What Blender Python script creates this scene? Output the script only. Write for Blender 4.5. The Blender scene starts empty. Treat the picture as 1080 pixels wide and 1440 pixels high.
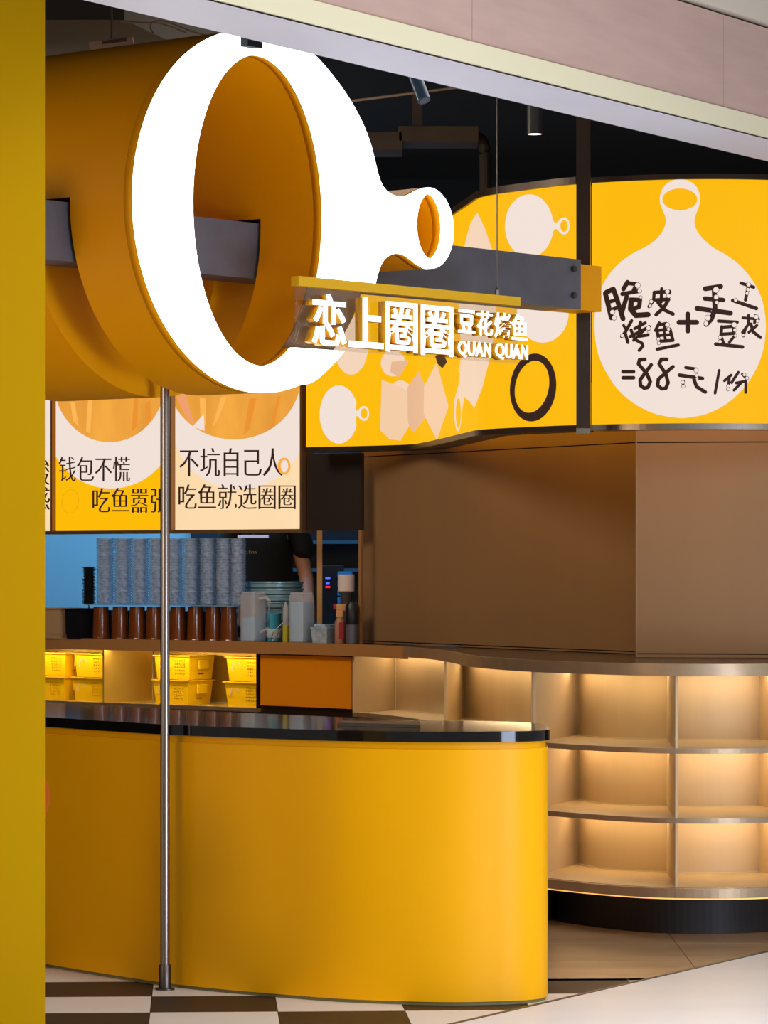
import bpy, bmesh, math, random
from mathutils import Vector, Matrix, Euler
from mathutils.geometry import tessellate_polygon
random.seed(7)
sc = bpy.context.scene
COL = sc.collection
F, HZ, EYE = 4850.0, 790.0, 1.5
# ------------------------------------------------------------------ camera, world, light, exposure
cam_d = bpy.data.cameras.new('camera'); cam = bpy.data.objects.new('camera', cam_d); COL.objects.link(cam)
cam.location = (0, 0, EYE); cam.rotation_euler = (math.pi/2, 0, 0)
cam_d.sensor_fit = 'VERTICAL'; cam_d.sensor_height = 36; cam_d.sensor_width = 27
cam_d.lens = F*36/1440; cam_d.shift_y = (HZ-720)/1440; cam_d.clip_end = 200
sc.camera = cam
w = bpy.data.worlds.new('mall_air'); sc.world = w; w.use_nodes = True
w.node_tree.nodes['Background'].inputs[0].default_value = (1.0, 0.97, 0.95, 1)
w.node_tree.nodes['Background'].inputs[1].default_value = 0.42
sc.view_settings.view_transform = 'Standard'; sc.view_settings.look = 'None'
sc.view_settings.exposure = 0.0; sc.view_settings.gamma = 1.0
sc.view_settings.use_curve_mapping = False
try:
    sc.cycles.max_bounces = 8; sc.cycles.transparent_max_bounces = 16
    sc.cycles.caustics_reflective = False; sc.cycles.caustics_refractive = False
    sc.cycles.sample_clamp_indirect = 6
except Exception: pass

def area(name, loc, target, size, energy, color=(1, 1, 1), size_y=None, spread=None):
    d = bpy.data.lights.new(name, 'AREA'); d.energy = energy; d.color = color; d.size = size
    if size_y: d.shape = 'RECTANGLE'; d.size_y = size_y
    if spread: d.spread = spread
    o = bpy.data.objects.new(name, d); COL.objects.link(o); o.location = loc
    o.rotation_euler = (Vector(target)-Vector(loc)).to_track_quat('-Z', 'Y').to_euler()
    return o
area('mall_ceiling_light', (5.5, 7.0, 4.6), (0.6, 12, 0.8), 3.0, 125, (1, .98, .95))
area('mall_cool_light', (1.5, 5.5, 4.8), (1.6, 11.5, 0.0), 2.0, 60, (.86, .93, 1))
area('mall_floor_fill', (2.0, 10.2, 4.4), (1.3, 11.2, 0.0), 1.6, 66, (.93, .96, 1), spread=1.3)  # unseen fill added to brighten the mall floor
area('shop_ceiling_light', (0.3, 14.2, 3.85), (0.3, 14.0, 0), 1.6, 22, (1, .86, .68))
area('shop_inner_fill', (-2.1, 14.6, 3.7), (.1, 16.9, 1.3), 1.4, 75, (1, .88, .72))  # interior fill added to lift the left bronze wall panel
area('kitchen_light', (-1.2, 19.6, 3.0), (-1.0, 20.6, 1), 1.4, 70, (.10, .52, 1.0))
area('low_uplight_fill', (3.4, 7.6, .5), (1.2, 12.8, 3.1), 1.6, 170, (.66, .76, 1))  # added uplight for the header underside, no screen stands there
area('warm_left_fill', (-3.7, 9.0, 1.9), (-.9, 11.9, 1.7), 1.2, 28, (1, .72, .45))  # unseen warm fill added to turn the left-facing sides orange

# ------------------------------------------------------------------ helpers
def lin(c):
    def f(v):
        v /= 255.0
        return v/12.92 if v <= .04045 else ((v+.055)/1.055)**2.4
    return (f(c[0]), f(c[1]), f(c[2]), 1)
MATS = {}
def mat(name, rgb, rough=.5, metal=0.0, emit=0.0, noise=0.0, nscale=8.0, bump=0.0, stretch=(1, 1, 1), alpha=1.0, coat=0.0, ecol=None, base=None, spec=None):
    """procedural principled material; rgb is sRGB 0-255"""
    if name in MATS: return MATS[name]
    m = bpy.data.materials.new(name); m.use_nodes = True; nt = m.node_tree; N = nt.nodes; L = nt.links
    b = N['Principled BSDF']; c = lin(rgb)
    b.inputs['Roughness'].default_value = rough; b.inputs['Metallic'].default_value = metal
    b.inputs['Coat Weight'].default_value = coat
    if spec is not None: b.inputs['Specular IOR Level'].default_value = spec
    tc = N.new('ShaderNodeTexCoord'); mp = N.new('ShaderNodeMapping'); mp.inputs['Scale'].default_value = stretch
    L.new(tc.outputs['Object'], mp.inputs[0])
    n = N.new('ShaderNodeTexNoise'); n.inputs['Scale'].default_value = nscale; n.inputs['Detail'].default_value = 5
    L.new(mp.outputs[0], n.inputs[0])
    r = N.new('ShaderNodeValToRGB')
    k = noise
    r.color_ramp.elements[0].position = .3; r.color_ramp.elements[1].position = .7
    r.color_ramp.elements[0].color = (c[0]*(1-k), c[1]*(1-k), c[2]*(1-k), 1)
    r.color_ramp.elements[1].color = (min(1, c[0]*(1+k)), min(1, c[1]*(1+k)), min(1, c[2]*(1+k)), 1)
    L.new(n.outputs[0], r.inputs[0])
    L.new(r.outputs[0], b.inputs['Base Color'])
    if bump:
        bp = N.new('ShaderNodeBump'); bp.inputs['Strength'].default_value = bump; bp.inputs['Distance'].default_value = .01
        L.new(n.outputs[0], bp.inputs['Height']); L.new(bp.outputs[0], b.inputs['Normal'])
    if emit:
        if ecol: b.inputs['Emission Color'].default_value = lin(ecol)
        else: L.new(r.outputs[0], b.inputs['Emission Color'])
        b.inputs['Emission Strength'].default_value = emit
        if base is not None:
            L.remove(b.inputs['Base Color'].links[0]); b.inputs['Base Color'].default_value = lin(base)
    if alpha < 1: b.inputs['Alpha'].default_value = alpha
    MATS[name] = m
    return m
def lit(name, rgb, k=1.0, noise=0.0, nscale=3):      # back-lit print: the light comes through the film
    return mat(name, rgb, .6, 0, k, noise, nscale, base=(4, 4, 4), spec=.12)

def prop(o, label=None, cat=None, group=None, kind=None):
    if label: o['label'] = label
    if cat: o['category'] = cat
    if group: o['group'] = group
    if kind: o['kind'] = kind
    return o
WM = {}
def wm(o): return WM.get(o.name, Matrix.Identity(4))
def thing(name, label, cat, loc=(0, 0, 0), rz=0.0, group=None, parent=None):
    o = bpy.data.objects.new(name, None); o.empty_display_size = .1; COL.objects.link(o)
    o.location = loc; o.rotation_euler = (0, 0, rz)
    WM[o.name] = Matrix.Translation(Vector(loc)) @ Euler((0, 0, rz)).to_matrix().to_4x4()
    return prop(o, label, cat, group)
def build(name, bm, m, parent=None, local=False, smooth=False, label=None, kind=None):
    """link a bmesh as one object. Verts in world space unless local"""
    me = bpy.data.meshes.new(name)
    if parent is not None and not local:
        bmesh.ops.transform(bm, matrix=wm(parent).inverted(), verts=bm.verts)
    bmesh.ops.recalc_face_normals(bm, faces=bm.faces)
    if smooth:
        for f in bm.faces: f.smooth = True
        for e in bm.edges:
            if len(e.link_faces) == 2 and e.calc_face_angle(0) > .6: e.smooth = False
    bm.to_mesh(me); bm.free()
    me.materials.append(m)
    o = bpy.data.objects.new(name, me); COL.objects.link(o)
    if parent is not None: o.parent = parent
    WM[o.name] = wm(parent) if parent is not None else Matrix.Identity(4)
    if label: o['label'] = label
    if kind: o['kind'] = kind
    return o
def BM(): return bmesh.new()
def box(bm, c, s, rz=0.0, bev=0.0, tilt=None):
    g = bmesh.ops.create_cube(bm, size=1.0)['verts']
    M = Matrix.Translation(Vector(c)) @ Euler((0, 0, rz)).to_matrix().to_4x4()
    if tilt: M = M @ Euler(tilt).to_matrix().to_4x4()
    M = M @ Matrix.Diagonal((s[0], s[1], s[2], 1))
    bmesh.ops.transform(bm, matrix=M, verts=g)
    if bev:
        es = list({e for v in g for e in v.link_edges})
        bmesh.ops.bevel(bm, geom=es, offset=bev, segments=2, affect='EDGES', profile=.6)
    return bm
def tube(bm, pts, r, n=10, caps=True, radii=None):
    pts = [Vector(p) for p in pts]; rings = []
    for i, p in enumerate(pts):
        d = (pts[min(i+1, len(pts)-1)]-pts[max(i-1, 0)]).normalized()
        a = d.cross(Vector((0, 0, 1)))
        if a.length < .05: a = d.cross(Vector((0, 1, 0)))
        a.normalize(); b = d.cross(a).normalized(); rr = radii[i] if radii else r
        rings.append([bm.verts.new(p+(a*math.cos(t)+b*math.sin(t))*rr) for t in [2*math.pi*k/n for k in range(n)]])
    for i in range(len(rings)-1):
        for k in range(n):
            bm.faces.new((rings[i][k], rings[i][(k+1) % n], rings[i+1][(k+1) % n], rings[i+1][k]))
    if caps: bm.faces.new(rings[0][::-1]); bm.faces.new(rings[-1])
    return bm
def lathe(bm, prof, c=(0, 0, 0), n=24, cap=True):
    rings = []
    for r, z in prof:
        rings.append([bm.verts.new((c[0]+r*math.cos(2*math.pi*k/n), c[1]+r*math.sin(2*math.pi*k/n), c[2]+z)) for k in range(n)])
    for i in range(len(rings)-1):
        for k in range(n):
            bm.faces.new((rings[i][k], rings[i][(k+1) % n], rings[i+1][(k+1) % n], rings[i+1][k]))
    if cap: bm.faces.new(rings[0][::-1]); bm.faces.new(rings[-1])
    return bm
def prism(bm, poly, z0, z1):
    """poly: XY list, vertical prism"""
    a = [bm.verts.new((x, y, z0)) for x, y in poly]; b = [bm.verts.new((x, y, z1)) for x, y in poly]
    n = len(poly)
    for k in range(n): bm.faces.new((a[k], a[(k+1) % n], b[(k+1) % n], b[k]))
    for ring, zz in ((a, 0), (b, 1)):
        tr = tessellate_polygon([[Vector((x, y, 0)) for x, y in poly]])
        for t in tr:
            try: bm.faces.new([ring[i] for i in t])
            except ValueError: pass
    return bm
def strip(bm, A, B, z0, z1):
    """solid between two paired XY polylines"""
    q = []
    for (ax, ay), (bx, by) in zip(A, B):
        q.append([bm.verts.new((ax, ay, z0)), bm.verts.new((bx, by, z0)), bm.verts.new((bx, by, z1)), bm.verts.new((ax, ay, z1))])
    for i in range(len(q)-1):
        for k in range(4): bm.faces.new((q[i][k], q[i][(k+1) % 4], q[i+1][(k+1) % 4], q[i+1][k]))
    bm.faces.new(q[0]); bm.faces.new(q[-1][::-1])
    return bm
def spline(P, n=10):
    out = []; P = [Vector(p) for p in P]
    E = [2*P[0]-P[1]]+P+[2*P[-1]-P[-2]]
    for i in range(1, len(E)-2):
        for k in range(n):
            t = k/n; a, b, c, d = E[i-1], E[i], E[i+1], E[i+2]
            out.append(.5*((2*b)+(c-a)*t+(2*a-5*b+4*c-d)*t*t+(3*b-a-3*c+d)*t**3))
    out.append(P[-1]); return [tuple(v) for v in out]
def ray(x, Y): return (x-540)*Y/F
def zz(y, Y): return EYE-(y-HZ)*Y/F
class Plane:
    """vertical plane through p0 with unit direction t (XY); maps photo readings to plane coordinates and back to the world"""
    def __init__(s, p0, t):
        L = math.hypot(*t); s.p = p0; s.t = (t[0]/L, t[1]/L); s.n = (s.t[1], -s.t[0])   # n: towards the viewer side
    def s_of(s, x):
        k = (x-540)/F
        return (k*s.p[1]-s.p[0])/(s.t[0]-k*s.t[1])
    def sz(s, x, y):
        q = s.s_of(x); return (q, zz(y, s.p[1]+q*s.t[1]))
    def w(s, q, z, d=0.0):
        return Vector((s.p[0]+q*s.t[0]+d*s.n[0], s.p[1]+q*s.t[1]+d*s.n[1], z))
    def mtx(s, d=0.0):
        return Matrix(((s.t[0], 0, s.n[0], s.p[0]+d*s.n[0]), (s.t[1], 0, s.n[1], s.p[1]+d*s.n[1]), (0, 1, 0, 0), (0, 0, 0, 1)))
def fill2d(loops, thick=0.0):
    """filled 2D shape (even-odd holes) as a bmesh in XY, extruded +-thick/2 in Z"""
    cu = bpy.data.curves.new('tmp', 'CURVE'); cu.dimensions = '2D'; cu.fill_mode = 'BOTH'; cu.extrude = thick/2
    for lp in loops:
        sp = cu.splines.new('POLY'); sp.points.add(len(lp)-1)
        for i, p in enumerate(lp): sp.points[i].co = (p[0], p[1], 0, 1)
        sp.use_cyclic_u = True
    ob = bpy.data.objects.new('tmp', cu); COL.objects.link(ob)
    bpy.context.view_layer.update()
    me = ob.evaluated_get(bpy.context.evaluated_depsgraph_get()).to_mesh()
    bm = bmesh.new(); bm.from_mesh(me); ob.to_mesh_clear()
    bpy.data.objects.remove(ob); bpy.data.curves.remove(cu)
    bmesh.ops.remove_doubles(bm, verts=bm.verts, dist=1e-5)
    return bm
def text_loops(s, bold=0.0, serif=(0, 0), spacing=1.0):
    """outlines of a text in the built-in font; serif=(grow_x, grow_y) moves outline points along their normals, unevenly"""
    cu = bpy.data.curves.new('tmp', 'FONT'); cu.body = s; cu.fill_mode = 'NONE'; cu.resolution_u = 3; cu.space_character = spacing
    ob = bpy.data.objects.new('tmp', cu); COL.objects.link(ob)
    bpy.context.view_layer.update()
    me = ob.evaluated_get(bpy.context.evaluated_depsgraph_get()).to_mesh()
    V = [tuple(v.co[:2]) for v in me.vertices]; nxt = {}
    for e in me.edges: nxt.setdefault(e.vertices[0], []).append(e.vertices[1]); nxt.setdefault(e.vertices[1], []).append(e.vertices[0])
    seen = set(); loops = []
    for v0 in range(len(V)):
        if v0 in seen or v0 not in nxt: continue
        lp = [v0]; seen.add(v0); cur = v0
        while True:
            c = [q for q in nxt[cur] if q not in seen]
            if not c: break
            cur = min(c) if len(lp) == 1 else c[0]; seen.add(cur); lp.append(cur)
        if len(lp) > 2: loops.append([V[i] for i in lp])
    ob.to_mesh_clear(); bpy.data.objects.remove(ob); bpy.data.curves.remove(cu)
    gx, gy = (bold, bold) if bold else serif
    if gx or gy:
        def ar(l): return sum(l[i][0]*l[(i+1) % len(l)][1]-l[(i+1) % len(l)][0]*l[i][1] for i in range(len(l)))/2
        def inside(p, l):
            c = False
            for i in range(len(l)):
                a, b = l[i], l[i-1]
                if (a[1] > p[1]) != (b[1] > p[1]) and p[0] < (b[0]-a[0])*(p[1]-a[1])/(b[1]-a[1])+a[0]: c = not c
            return c
        res = []
        for k, l in enumerate(loops):
            depth = sum(inside(l[0], m) for j, m in enumerate(loops) if j != k)
            sgn = (1 if ar(l) > 0 else -1)*(1 if depth % 2 == 0 else -1)
            out = []; n = len(l)
            for i in range(n):
                a, b, c = l[i-1], l[i], l[(i+1) % n]
                n1 = (b[1]-a[1], -(b[0]-a[0])); n2 = (c[1]-b[1], -(c[0]-b[0]))
                def u(v):
                    q = math.hypot(*v) or 1; return (v[0]/q, v[1]/q)
                n1 = u(n1); n2 = u(n2); m = (n1[0]+n2[0], n1[1]+n2[1]); q = math.hypot(*m) or 1
                m = (m[0]/q, m[1]/q); d = max(.5, m[0]*n1[0]+m[1]*n1[1])
                out.append((b[0]+sgn*gx*m[0]/d, b[1]+sgn*gy*m[1]/d))
            res.append(out)
        loops = res
    return loops
def fit(loops, x0, y0, x1, y1):
    """fit loops into the box: x0..x1, bottom y0 .. top y1 (any units, sheared box allowed through the caller)"""
    xs = [p[0] for l in loops for p in l]; ys = [p[1] for l in loops for p in l]
    a, b, c, d = min(xs), max(xs), min(ys), max(ys)
    return [[(x0+(p[0]-a)/(b-a)*(x1-x0), y0+(p[1]-c)/(d-c)*(y1-y0)) for p in l] for l in loops]
def ellipse(cx, cy, rx, ry, rot=0, n=48, a0=0, a1=360):
    c, s = math.cos(math.radians(rot)), math.sin(math.radians(rot)); o = []
    full = (a1-a0) >= 360
    for k in range(n if full else n+1):
        t = math.radians(a0+(a1-a0)*k/n); u, v = rx*math.cos(t), ry*math.sin(t)
        o.append((cx+u*c-v*s, cy+u*s+v*c))
    return o
def stroke_loops(pts, r, n=8):
    """union is not needed: capsule chain polygons"""
    out = []
    for i in range(len(pts)-1):
        (ax, ay), (bx, by) = pts[i], pts[i+1]; t = math.atan2(by-ay, bx-ax); L = []
        for k in range(n+1): q = t+math.pi/2+math.pi*k/n; L.append((ax+r*math.cos(q), ay+r*math.sin(q)))
        for k in range(n+1): q = t-math.pi/2+math.pi*k/n; L.append((bx+r*math.cos(q), by+r*math.sin(q)))
        out.append(L)
    return out

# materials
Y_ISL = mat('yellow_lacquer', (238, 168, 0), .4, 0, 0, .02, 2, spec=.15)
Y_SIGN = mat('yellow_paint', (240, 160, 0), .45, 0, 0, .02, 3, spec=.15)
Y_COL = mat('yellow_wall_paint', (208, 160, 0), .5, 0, 0, .02, 1.5, spec=.1)
BLACK = mat('black_polished_stone', (16, 15, 15), .08, 0, 0, .3, 30, spec=.3)
BRONZE = mat('bronze_panel', (160, 118, 76), .42, .2, 0, .06, 3, .05, (1, 1, .12))
DBRONZE = mat('dark_bronze', (60, 44, 32), .35, .5, 0, .08, 6)
STEEL = mat('warm_steel', (176, 152, 122), .42, .7, 0, .08, 12)
STEELN = mat('brushed_steel', (165, 160, 155), .3, 1, 0, .08, 14)
CHAMP = mat('champagne_metal', (212, 190, 150), .55, .2, 0, .06, 5, .04, (1, 1, .1))
DARK = mat('black_paint', (14, 13, 13), .85, 0, 0, .3, 4)
DARK2 = mat('soot_grey_paint', (58, 50, 46), .7, 0, 0, .2, 4)
GREYB = mat('grey_beam_paint', (92, 90, 96), .5, 0, 0, .12, 9)
PLINTH = mat('black_plinth', (13, 12, 12), .55, 0, 0, .3, 8)
LED2 = mat('yellow_led', (255, 214, 150),   .5, 0, 34, ecol=(255, 226, 170))
WARM_LED = mat('warm_led', (255, 214, 150), .5, 0, 16, ecol=(255, 218, 166))
# ------------------------------------------------------------------ setting: floors
LP, LT = (.224, 11.19), (.517, .856)           # shop-front line on the floor
line = Plane(LP, LT)
AX = math.radians(3.07); ta = (-math.sin(AX), math.cos(AX)); tc_ = (math.cos(AX), math.sin(AX))
O0 = (-.7787, 11.48); TS = .425
def clip_poly(poly, p, n):
    """keep the side where (q-p).n >= 0"""
    out = []
    for i in range(len(poly)):
        a, b = poly[i-1], poly[i]
        da = (a[0]-p[0])*n[0]+(a[1]-p[1])*n[1]; db = (b[0]-p[0])*n[0]+(b[1]-p[1])*n[1]
        if (da >= 0) != (db >= 0):
            t = da/(da-db); out.append((a[0]+(b[0]-a[0])*t, a[1]+(b[1]-a[1])*t))
        if db >= 0: out.append(b)
    return out
inn = (-LT[1], LT[0])                           # inward normal of the shop line (towards -X,+Y)
off = (LP[0]+inn[0]*.012, LP[1]+inn[1]*.012)
bm = BM(); prism(bm, [(-3, 6), (3.6, 6), (3.6, 19), (-3, 19)], -.08, -.012)
floor = build('floor', bm, mat('grout', (70, 64, 58), .8)); floor['kind'] = 'structure'
T_W = mat('white_tile', (226, 218, 208), .4, 0, 0, .03, 3, spec=.25); T_B = mat('dark_brown_tile', (46, 39, 36), .45, 0, 0, .08, 3, spec=.15)
for i in range(-5, 6):
    for j in range(-4, 3):
        g = .0012
        P4 = []
        for a, b in ((i*TS+g, j*TS+g), ((i+1)*TS-g, j*TS+g), ((i+1)*TS-g, (j+1)*TS-g), (i*TS+g, (j+1)*TS-g)):
            P4.append((O0[0]+tc_[0]*a+ta[0]*b, O0[1]+tc_[1]*a+ta[1]*b))
        P4 = clip_poly(P4, off, inn)
        if j == 2 and i >= 3: continue
        if len(P4) < 3 or max(p[1] for p in P4) < 9.8: continue
        bm = BM(); prism(bm, P4, -.012, 0)
        build('tile', bm, T_B if (i+j) % 2 == 0 else T_W, floor)
# polished brown stone further inside
T_S = mat('brown_polished_stone', (178, 146, 112), .22, 0, 0, .12, 2.2, 0, (1, 3, 1))
yb = O0[1]+3*TS*ta[1]+.012
for i in range(-5, 6):
    for j in range(0, 9):
        x0 = i*.8-.45; y0 = yb+j*.8
        P4 = clip_poly([(x0, y0), (x0+.797, y0+(.0)), (x0+.797, y0+.797), (x0, y0+.797)], off, inn)
        if len(P4) < 3: continue
        bm = BM(); prism(bm, P4, -.012, 0); build('stone_slab', bm, T_S, floor)
for x0, x1 in ((.502, 1.148), (1.15, 1.947)):
    P4 = clip_poly([(x0, yb-TS), (x1, yb-TS+(x1-x0)*.05), (x1, yb-.003), (x0, yb-.003)], off, inn)
    if len(P4) > 2: bm = BM(); prism(bm, P4, -.012, 0); build('stone_slab', bm, T_S, floor)
# mall floor
M_S = mat('pale_polished_stone', (228, 227, 230), .35, 0, 0, .03, 1.6, 0, (1, 2.5, 1), spec=.3)
offm = (LP[0]-inn[0]*.004, LP[1]-inn[1]*.004)
for i in range(-4, 4):
    for j in range(-1, 6):
        a, b = i*.9+.1, j*.9
        P4 = []
        for u, v in ((a, b), (a+.899, b), (a+.899, b+.899), (a, b+.899)):
            P4.append((LP[0]+LT[0]*u-inn[0]*v, LP[1]+LT[1]*u-inn[1]*v))
        P4 = clip_poly(P4, offm, (-inn[0], -inn[1]))
        if len(P4) < 3: continue
        bm = BM(); prism(bm, P4, -.012, 0); build('marble_slab', bm, M_S, floor)
bm = BM(); strip(bm, [tuple(line.w(-3, 0, .004)[:2]), tuple(line.w(4, 0, .004)[:2])], [tuple(line.w(-3, 0, -.012)[:2]), tuple(line.w(4, 0, -.012)[:2])], -.012, .002)
build('trim_1', bm, mat('threshold_steel', (90, 84, 78), .4, .8))['kind'] = 'structure'

# ------------------------------------------------------------------ header over the shop front
def hq(u0, u1, d0, d1, z0, z1):                  # box along the shop line; d towards the mall
    bm = BM(); strip(bm, [tuple(line.w(u0, 0, d0)[:2]), tuple(line.w(u1, 0, d0)[:2])], [tuple(line.w(u0, 0, d1)[:2]), tuple(line.w(u1, 0, d1)[:2])], z0, z1); return bm
hdr = build('trim_2', hq(-4, 5, 0, .305, 3.04, 3.06), mat('soffit_white', (226, 226, 236), .6, 0, 0, .02, 2)); hdr['kind'] = 'structure'
build('cove_strip', hq(-4, 5, .29, .315, 3.04, 3.108), mat('cream_edge', (226, 216, 180), .5), hdr)
for k in range(5):
    build('fascia_panel', hq(-4+k*1.8, -4+(k+1)*1.8-.003, .20, .30, 3.108, 3.44),
          mat('pink_stone', (192, 160, 146), .5, 0, 0, .06, 4, 0, (1, 1, 7)), hdr)
build('groove', hq(-4, 5, .18, .28, 3.44, 3.452), mat('groove_shadow', (70, 58, 50), .8), hdr)
build('upper_fascia', hq(-4, 5, .2, .32, 3.452, 4.5), mat('cream_fascia', (214, 200, 180), .6), hdr)
build('back_panel', hq(-4, 5, .0, .19, 3.06, 4.5), DARK, hdr)

# left yellow pillar (right face edge tapers a hair in the photo: it leans with perspective only)
bm = BM(); prism(bm, [(ray(63.2, 9.9)-.8, 9.9), (ray(63.2, 9.9), 9.9), (ray(63.2, 9.9)-.03, 10.02), (ray(63.2, 9.9)-.06, 10.4), (ray(63.2, 9.9)-.8, 10.4)], 0, 3.5)
build('wall_left', bm, Y_COL)['kind'] = 'structure'

# ceiling and dark void above
bm = BM(); box(bm, (0, 16.6, 4.04), (7.4, 13, .08)); build('ceiling', bm, DARK)['kind'] = 'structure'
bm = BM(); box(bm, (0, 22.6, 2.0), (7.4, .1, 4.2)); wb = build('wall_back', bm, DARK); wb['kind'] = 'structure'
bm = BM(); box(bm, (-3.35, 17.6, 2.0), (.1, 10.8, 4.2)); build('wall_side', bm, DARK)['kind'] = 'structure'
bm = BM(); box(bm, (3.35, 18.5, 2.0), (.1, 9, 4.2)); build('wall_right', bm, DARK)['kind'] = 'structure'

# ------------------------------------------------------------------ the big lit sign
th = math.radians(50)
C0 = (ray(364, 11.83), 11.83)
qp = Plane(C0, (math.cos(th), math.sin(th)))
ZC = 2.70; R = .62
up_px = [(440, 78.5), (475, 120), (500, 160), (517, 200), (530, 250), (540, 268), (553, 275.5), (567, 277), (580, 272)]
up = [qp.sz(*p) for p in up_px]
hc = (.915, 2.712); hr = .147
def hp(a): return (hc[0]+hr*math.cos(math.radians(a))*.93, hc[1]+hr*math.sin(math.radians(a)))
th0 = math.degrees(math.atan2(up[0][1]-ZC, up[0][0]))
body_up = [(.985*R*math.cos(math.radians(a)), ZC+R*math.sin(math.radians(a))) for a in [180-(180-72)*k/40 for k in range(41)]]
neck = spline([body_up[-1]]+up[0:]+[hp(118), hp(95)], 6)[1:-1]
han = [hp(95-95*k/14) for k in range(15)]
upper = body_up+neck+han                          # from left end to the tip, upper half
lower = [(s, 2*ZC-z+(.024*max(0, min(1, (s-.4)/.4)))) for s, z in upper]
outer = upper+lower[::-1][1:-1]
h1 = [(.342*math.cos(t), 2.704+.533*math.sin(t)) for t in [2*math.pi*k/72 for k in range(72)]]
h2 = [(.921+.082*math.cos(t), 2.719+.12*math.sin(t)) for t in [2*math.pi*k/40 for k in range(40)]]
sign = thing('ring_sign', 'huge white lit ring sign with looped handle and yellow sides above the island', 'sign', (C0[0], C0[1], 2.08))
def slab(loops, d0, d1):
    bm = fill2d(loops, abs(d1-d0)); bmesh.ops.transform(bm, matrix=qp.mtx((d0+d1)/2), verts=bm.verts); return bm
build('front_drum', slab([outer, h1, h2], -.0505, -.30), Y_SIGN, sign, smooth=True)
zt = 2.722
def clip_up(loop): return clip_poly([tuple(p) for p in loop], (0, zt), (0, 1))
hu = [p for p in h1 if p[1] > zt]; hu2 = [p for p in h2 if p[1] > zt]
hu.sort(key=lambda p: -p[0]); hu2.sort(key=lambda p: -p[0])
mid = clip_poly([p for p in upper], (0, zt), (0, 1))
mid = [p for p in upper if p[1] >= zt]
mid = mid+[(hc[0]+hr-.002, zt)]+[(h2[0][0], zt)]+hu2+[(.839, zt), (.342, zt)]+hu+[(-.342, zt), (-R*.985, zt)]
build('bridge_drum', slab([mid], -.30, -.50), Y_SIGN, sign, smooth=True)
build('rear_drum', slab([outer, h1, h2], -.50, -.98), Y_SIGN, sign, smooth=True)
# the ring's right arm is interrupted by a slot where the name board sits
ZS0, ZS1 = 2.243, 2.474
O = [p for p in lower[::-1][1:-1]]
def cross_at(z):
    for p, q in zip(O[:-1], O[1:]):
        if p[0] > .05 and (p[1]-z)*(q[1]-z) <= 0 and p[1] > q[1]:
            t = (z-p[1])/(q[1]-p[1]); return (p[0]+(q[0]-p[0])*t, z)
cA, cB = cross_at(ZS1), cross_at(ZS0)
def last_dip():
    k = [i for i, p in enumerate(O) if p[0] > .05 and p[1] < ZS0]; return k[0]
k0 = last_dip(); k1 = [i for i, p in enumerate(O) if p[1] > ZS1 and i < k0][-1]
aA, aB = math.asin((ZS1-2.704)/.533), math.asin((ZS0-2.704)/.533)
hA = [(.342*math.cos(t), 2.704+.533*math.sin(t)) for t in [aA+(2*math.pi+aB-aA)*k/70 for k in range(71)]]
cface = [cB]+O[k0:]+upper+O[:k1+1]+[cA]+hA
build('front_band', slab([cface, h2], -.0125, -.05), Y_SIGN, sign)
slot = [(hA[0][0], ZS1-.001), cA, *[p for p in O[k1+1:k0]], cB, (hA[-1][0], ZS0+.001)]+[(.342*math.cos(t), 2.704+.533*math.sin(t)) for t in [aB+(aA-aB)*k/8 for k in range(1, 8)]]
build('slot_plate', slab([slot], -.046, -.050), mat('slot_brown', (118, 92, 68), .5, 0), sign, label='brown recessed plate behind the name letters')
build('lit_face', slab([cface, h2], .012, -.012), mat('sign_acrylic', (255, 255, 255), .4, 0, 3.2, ecol=(244, 249, 255)), sign, smooth=False, label='white glowing face')
bm = BM(); c = qp.w(*qp.sz(345, 59), .02); box(bm, c, (.075, .05, .042), th); build('bracket', bm, DARK, sign)
for x in (345,):
    bm = BM(); tube(bm, [qp.w(0, 3.3, -.12), qp.w(0, 4.0, -.12)], .008); build('hanging_rod', bm, DARK2, sign)

# grey beam through the sign
bp_ = Plane((C0[0]-.40*qp.n[0], C0[1]-.40*qp.n[1]), qp.t)
s1 = bp_.s_of(793)
beam = thing('support_beam', 'long grey steel beam running through the ring sign to the dark post', 'beam', tuple(bp_.w(s1, 2.5)))
def along(pl, s0, s1_, d0, d1, z0, z1):
    bm = BM(); strip(bm, [tuple(pl.w(s0, 0, d0)[:2]), tuple(pl.w(s1_, 0, d0)[:2])], [tuple(pl.w(s0, 0, d1)[:2]), tuple(pl.w(s1_, 0, d1)[:2])], z0, z1); return bm
build('beam_body', along(bp_, -.95, s1, .085, -.085, 2.508, 2.706), GREYB, beam)
s2 = bp_.s_of(826)
build('beam_end', along(bp_, s1-.05, s2, .07, -.07, 2.507, 2.69), Y_SIGN, beam, label='yellow painted end section')
for yy in (380, 417):
    q, z = bp_.sz(781, yy); bm = BM(); tube(bm, [bp_.w(q, z, .08), bp_.w(q, z, .10)], .012, 8); build('bolt', bm, DARK2, beam)

# pole
px, py = ray(232, 12.09), 12.09
pole = thing('steel_pole', 'slim upright steel pole with a round foot in front of the yellow island', 'pole', (px, py, 0))
bm = BM(); tube(bm, [(px, py, .01), (px, py, 2.508)], .0165, 20); build('pole_tube', bm, mat('pole_steel', (150, 138, 130), .25, 1), pole, smooth=True)
bm = BM(); lathe(bm, [(.034, 0), (.034, .006), (.022, .008), (.021, .085), (.018, .09)], (px, py, 0)); build('foot_flange', bm, mat('flange_steel', (96, 88, 82), .35, 1), pole, smooth=True)

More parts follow.
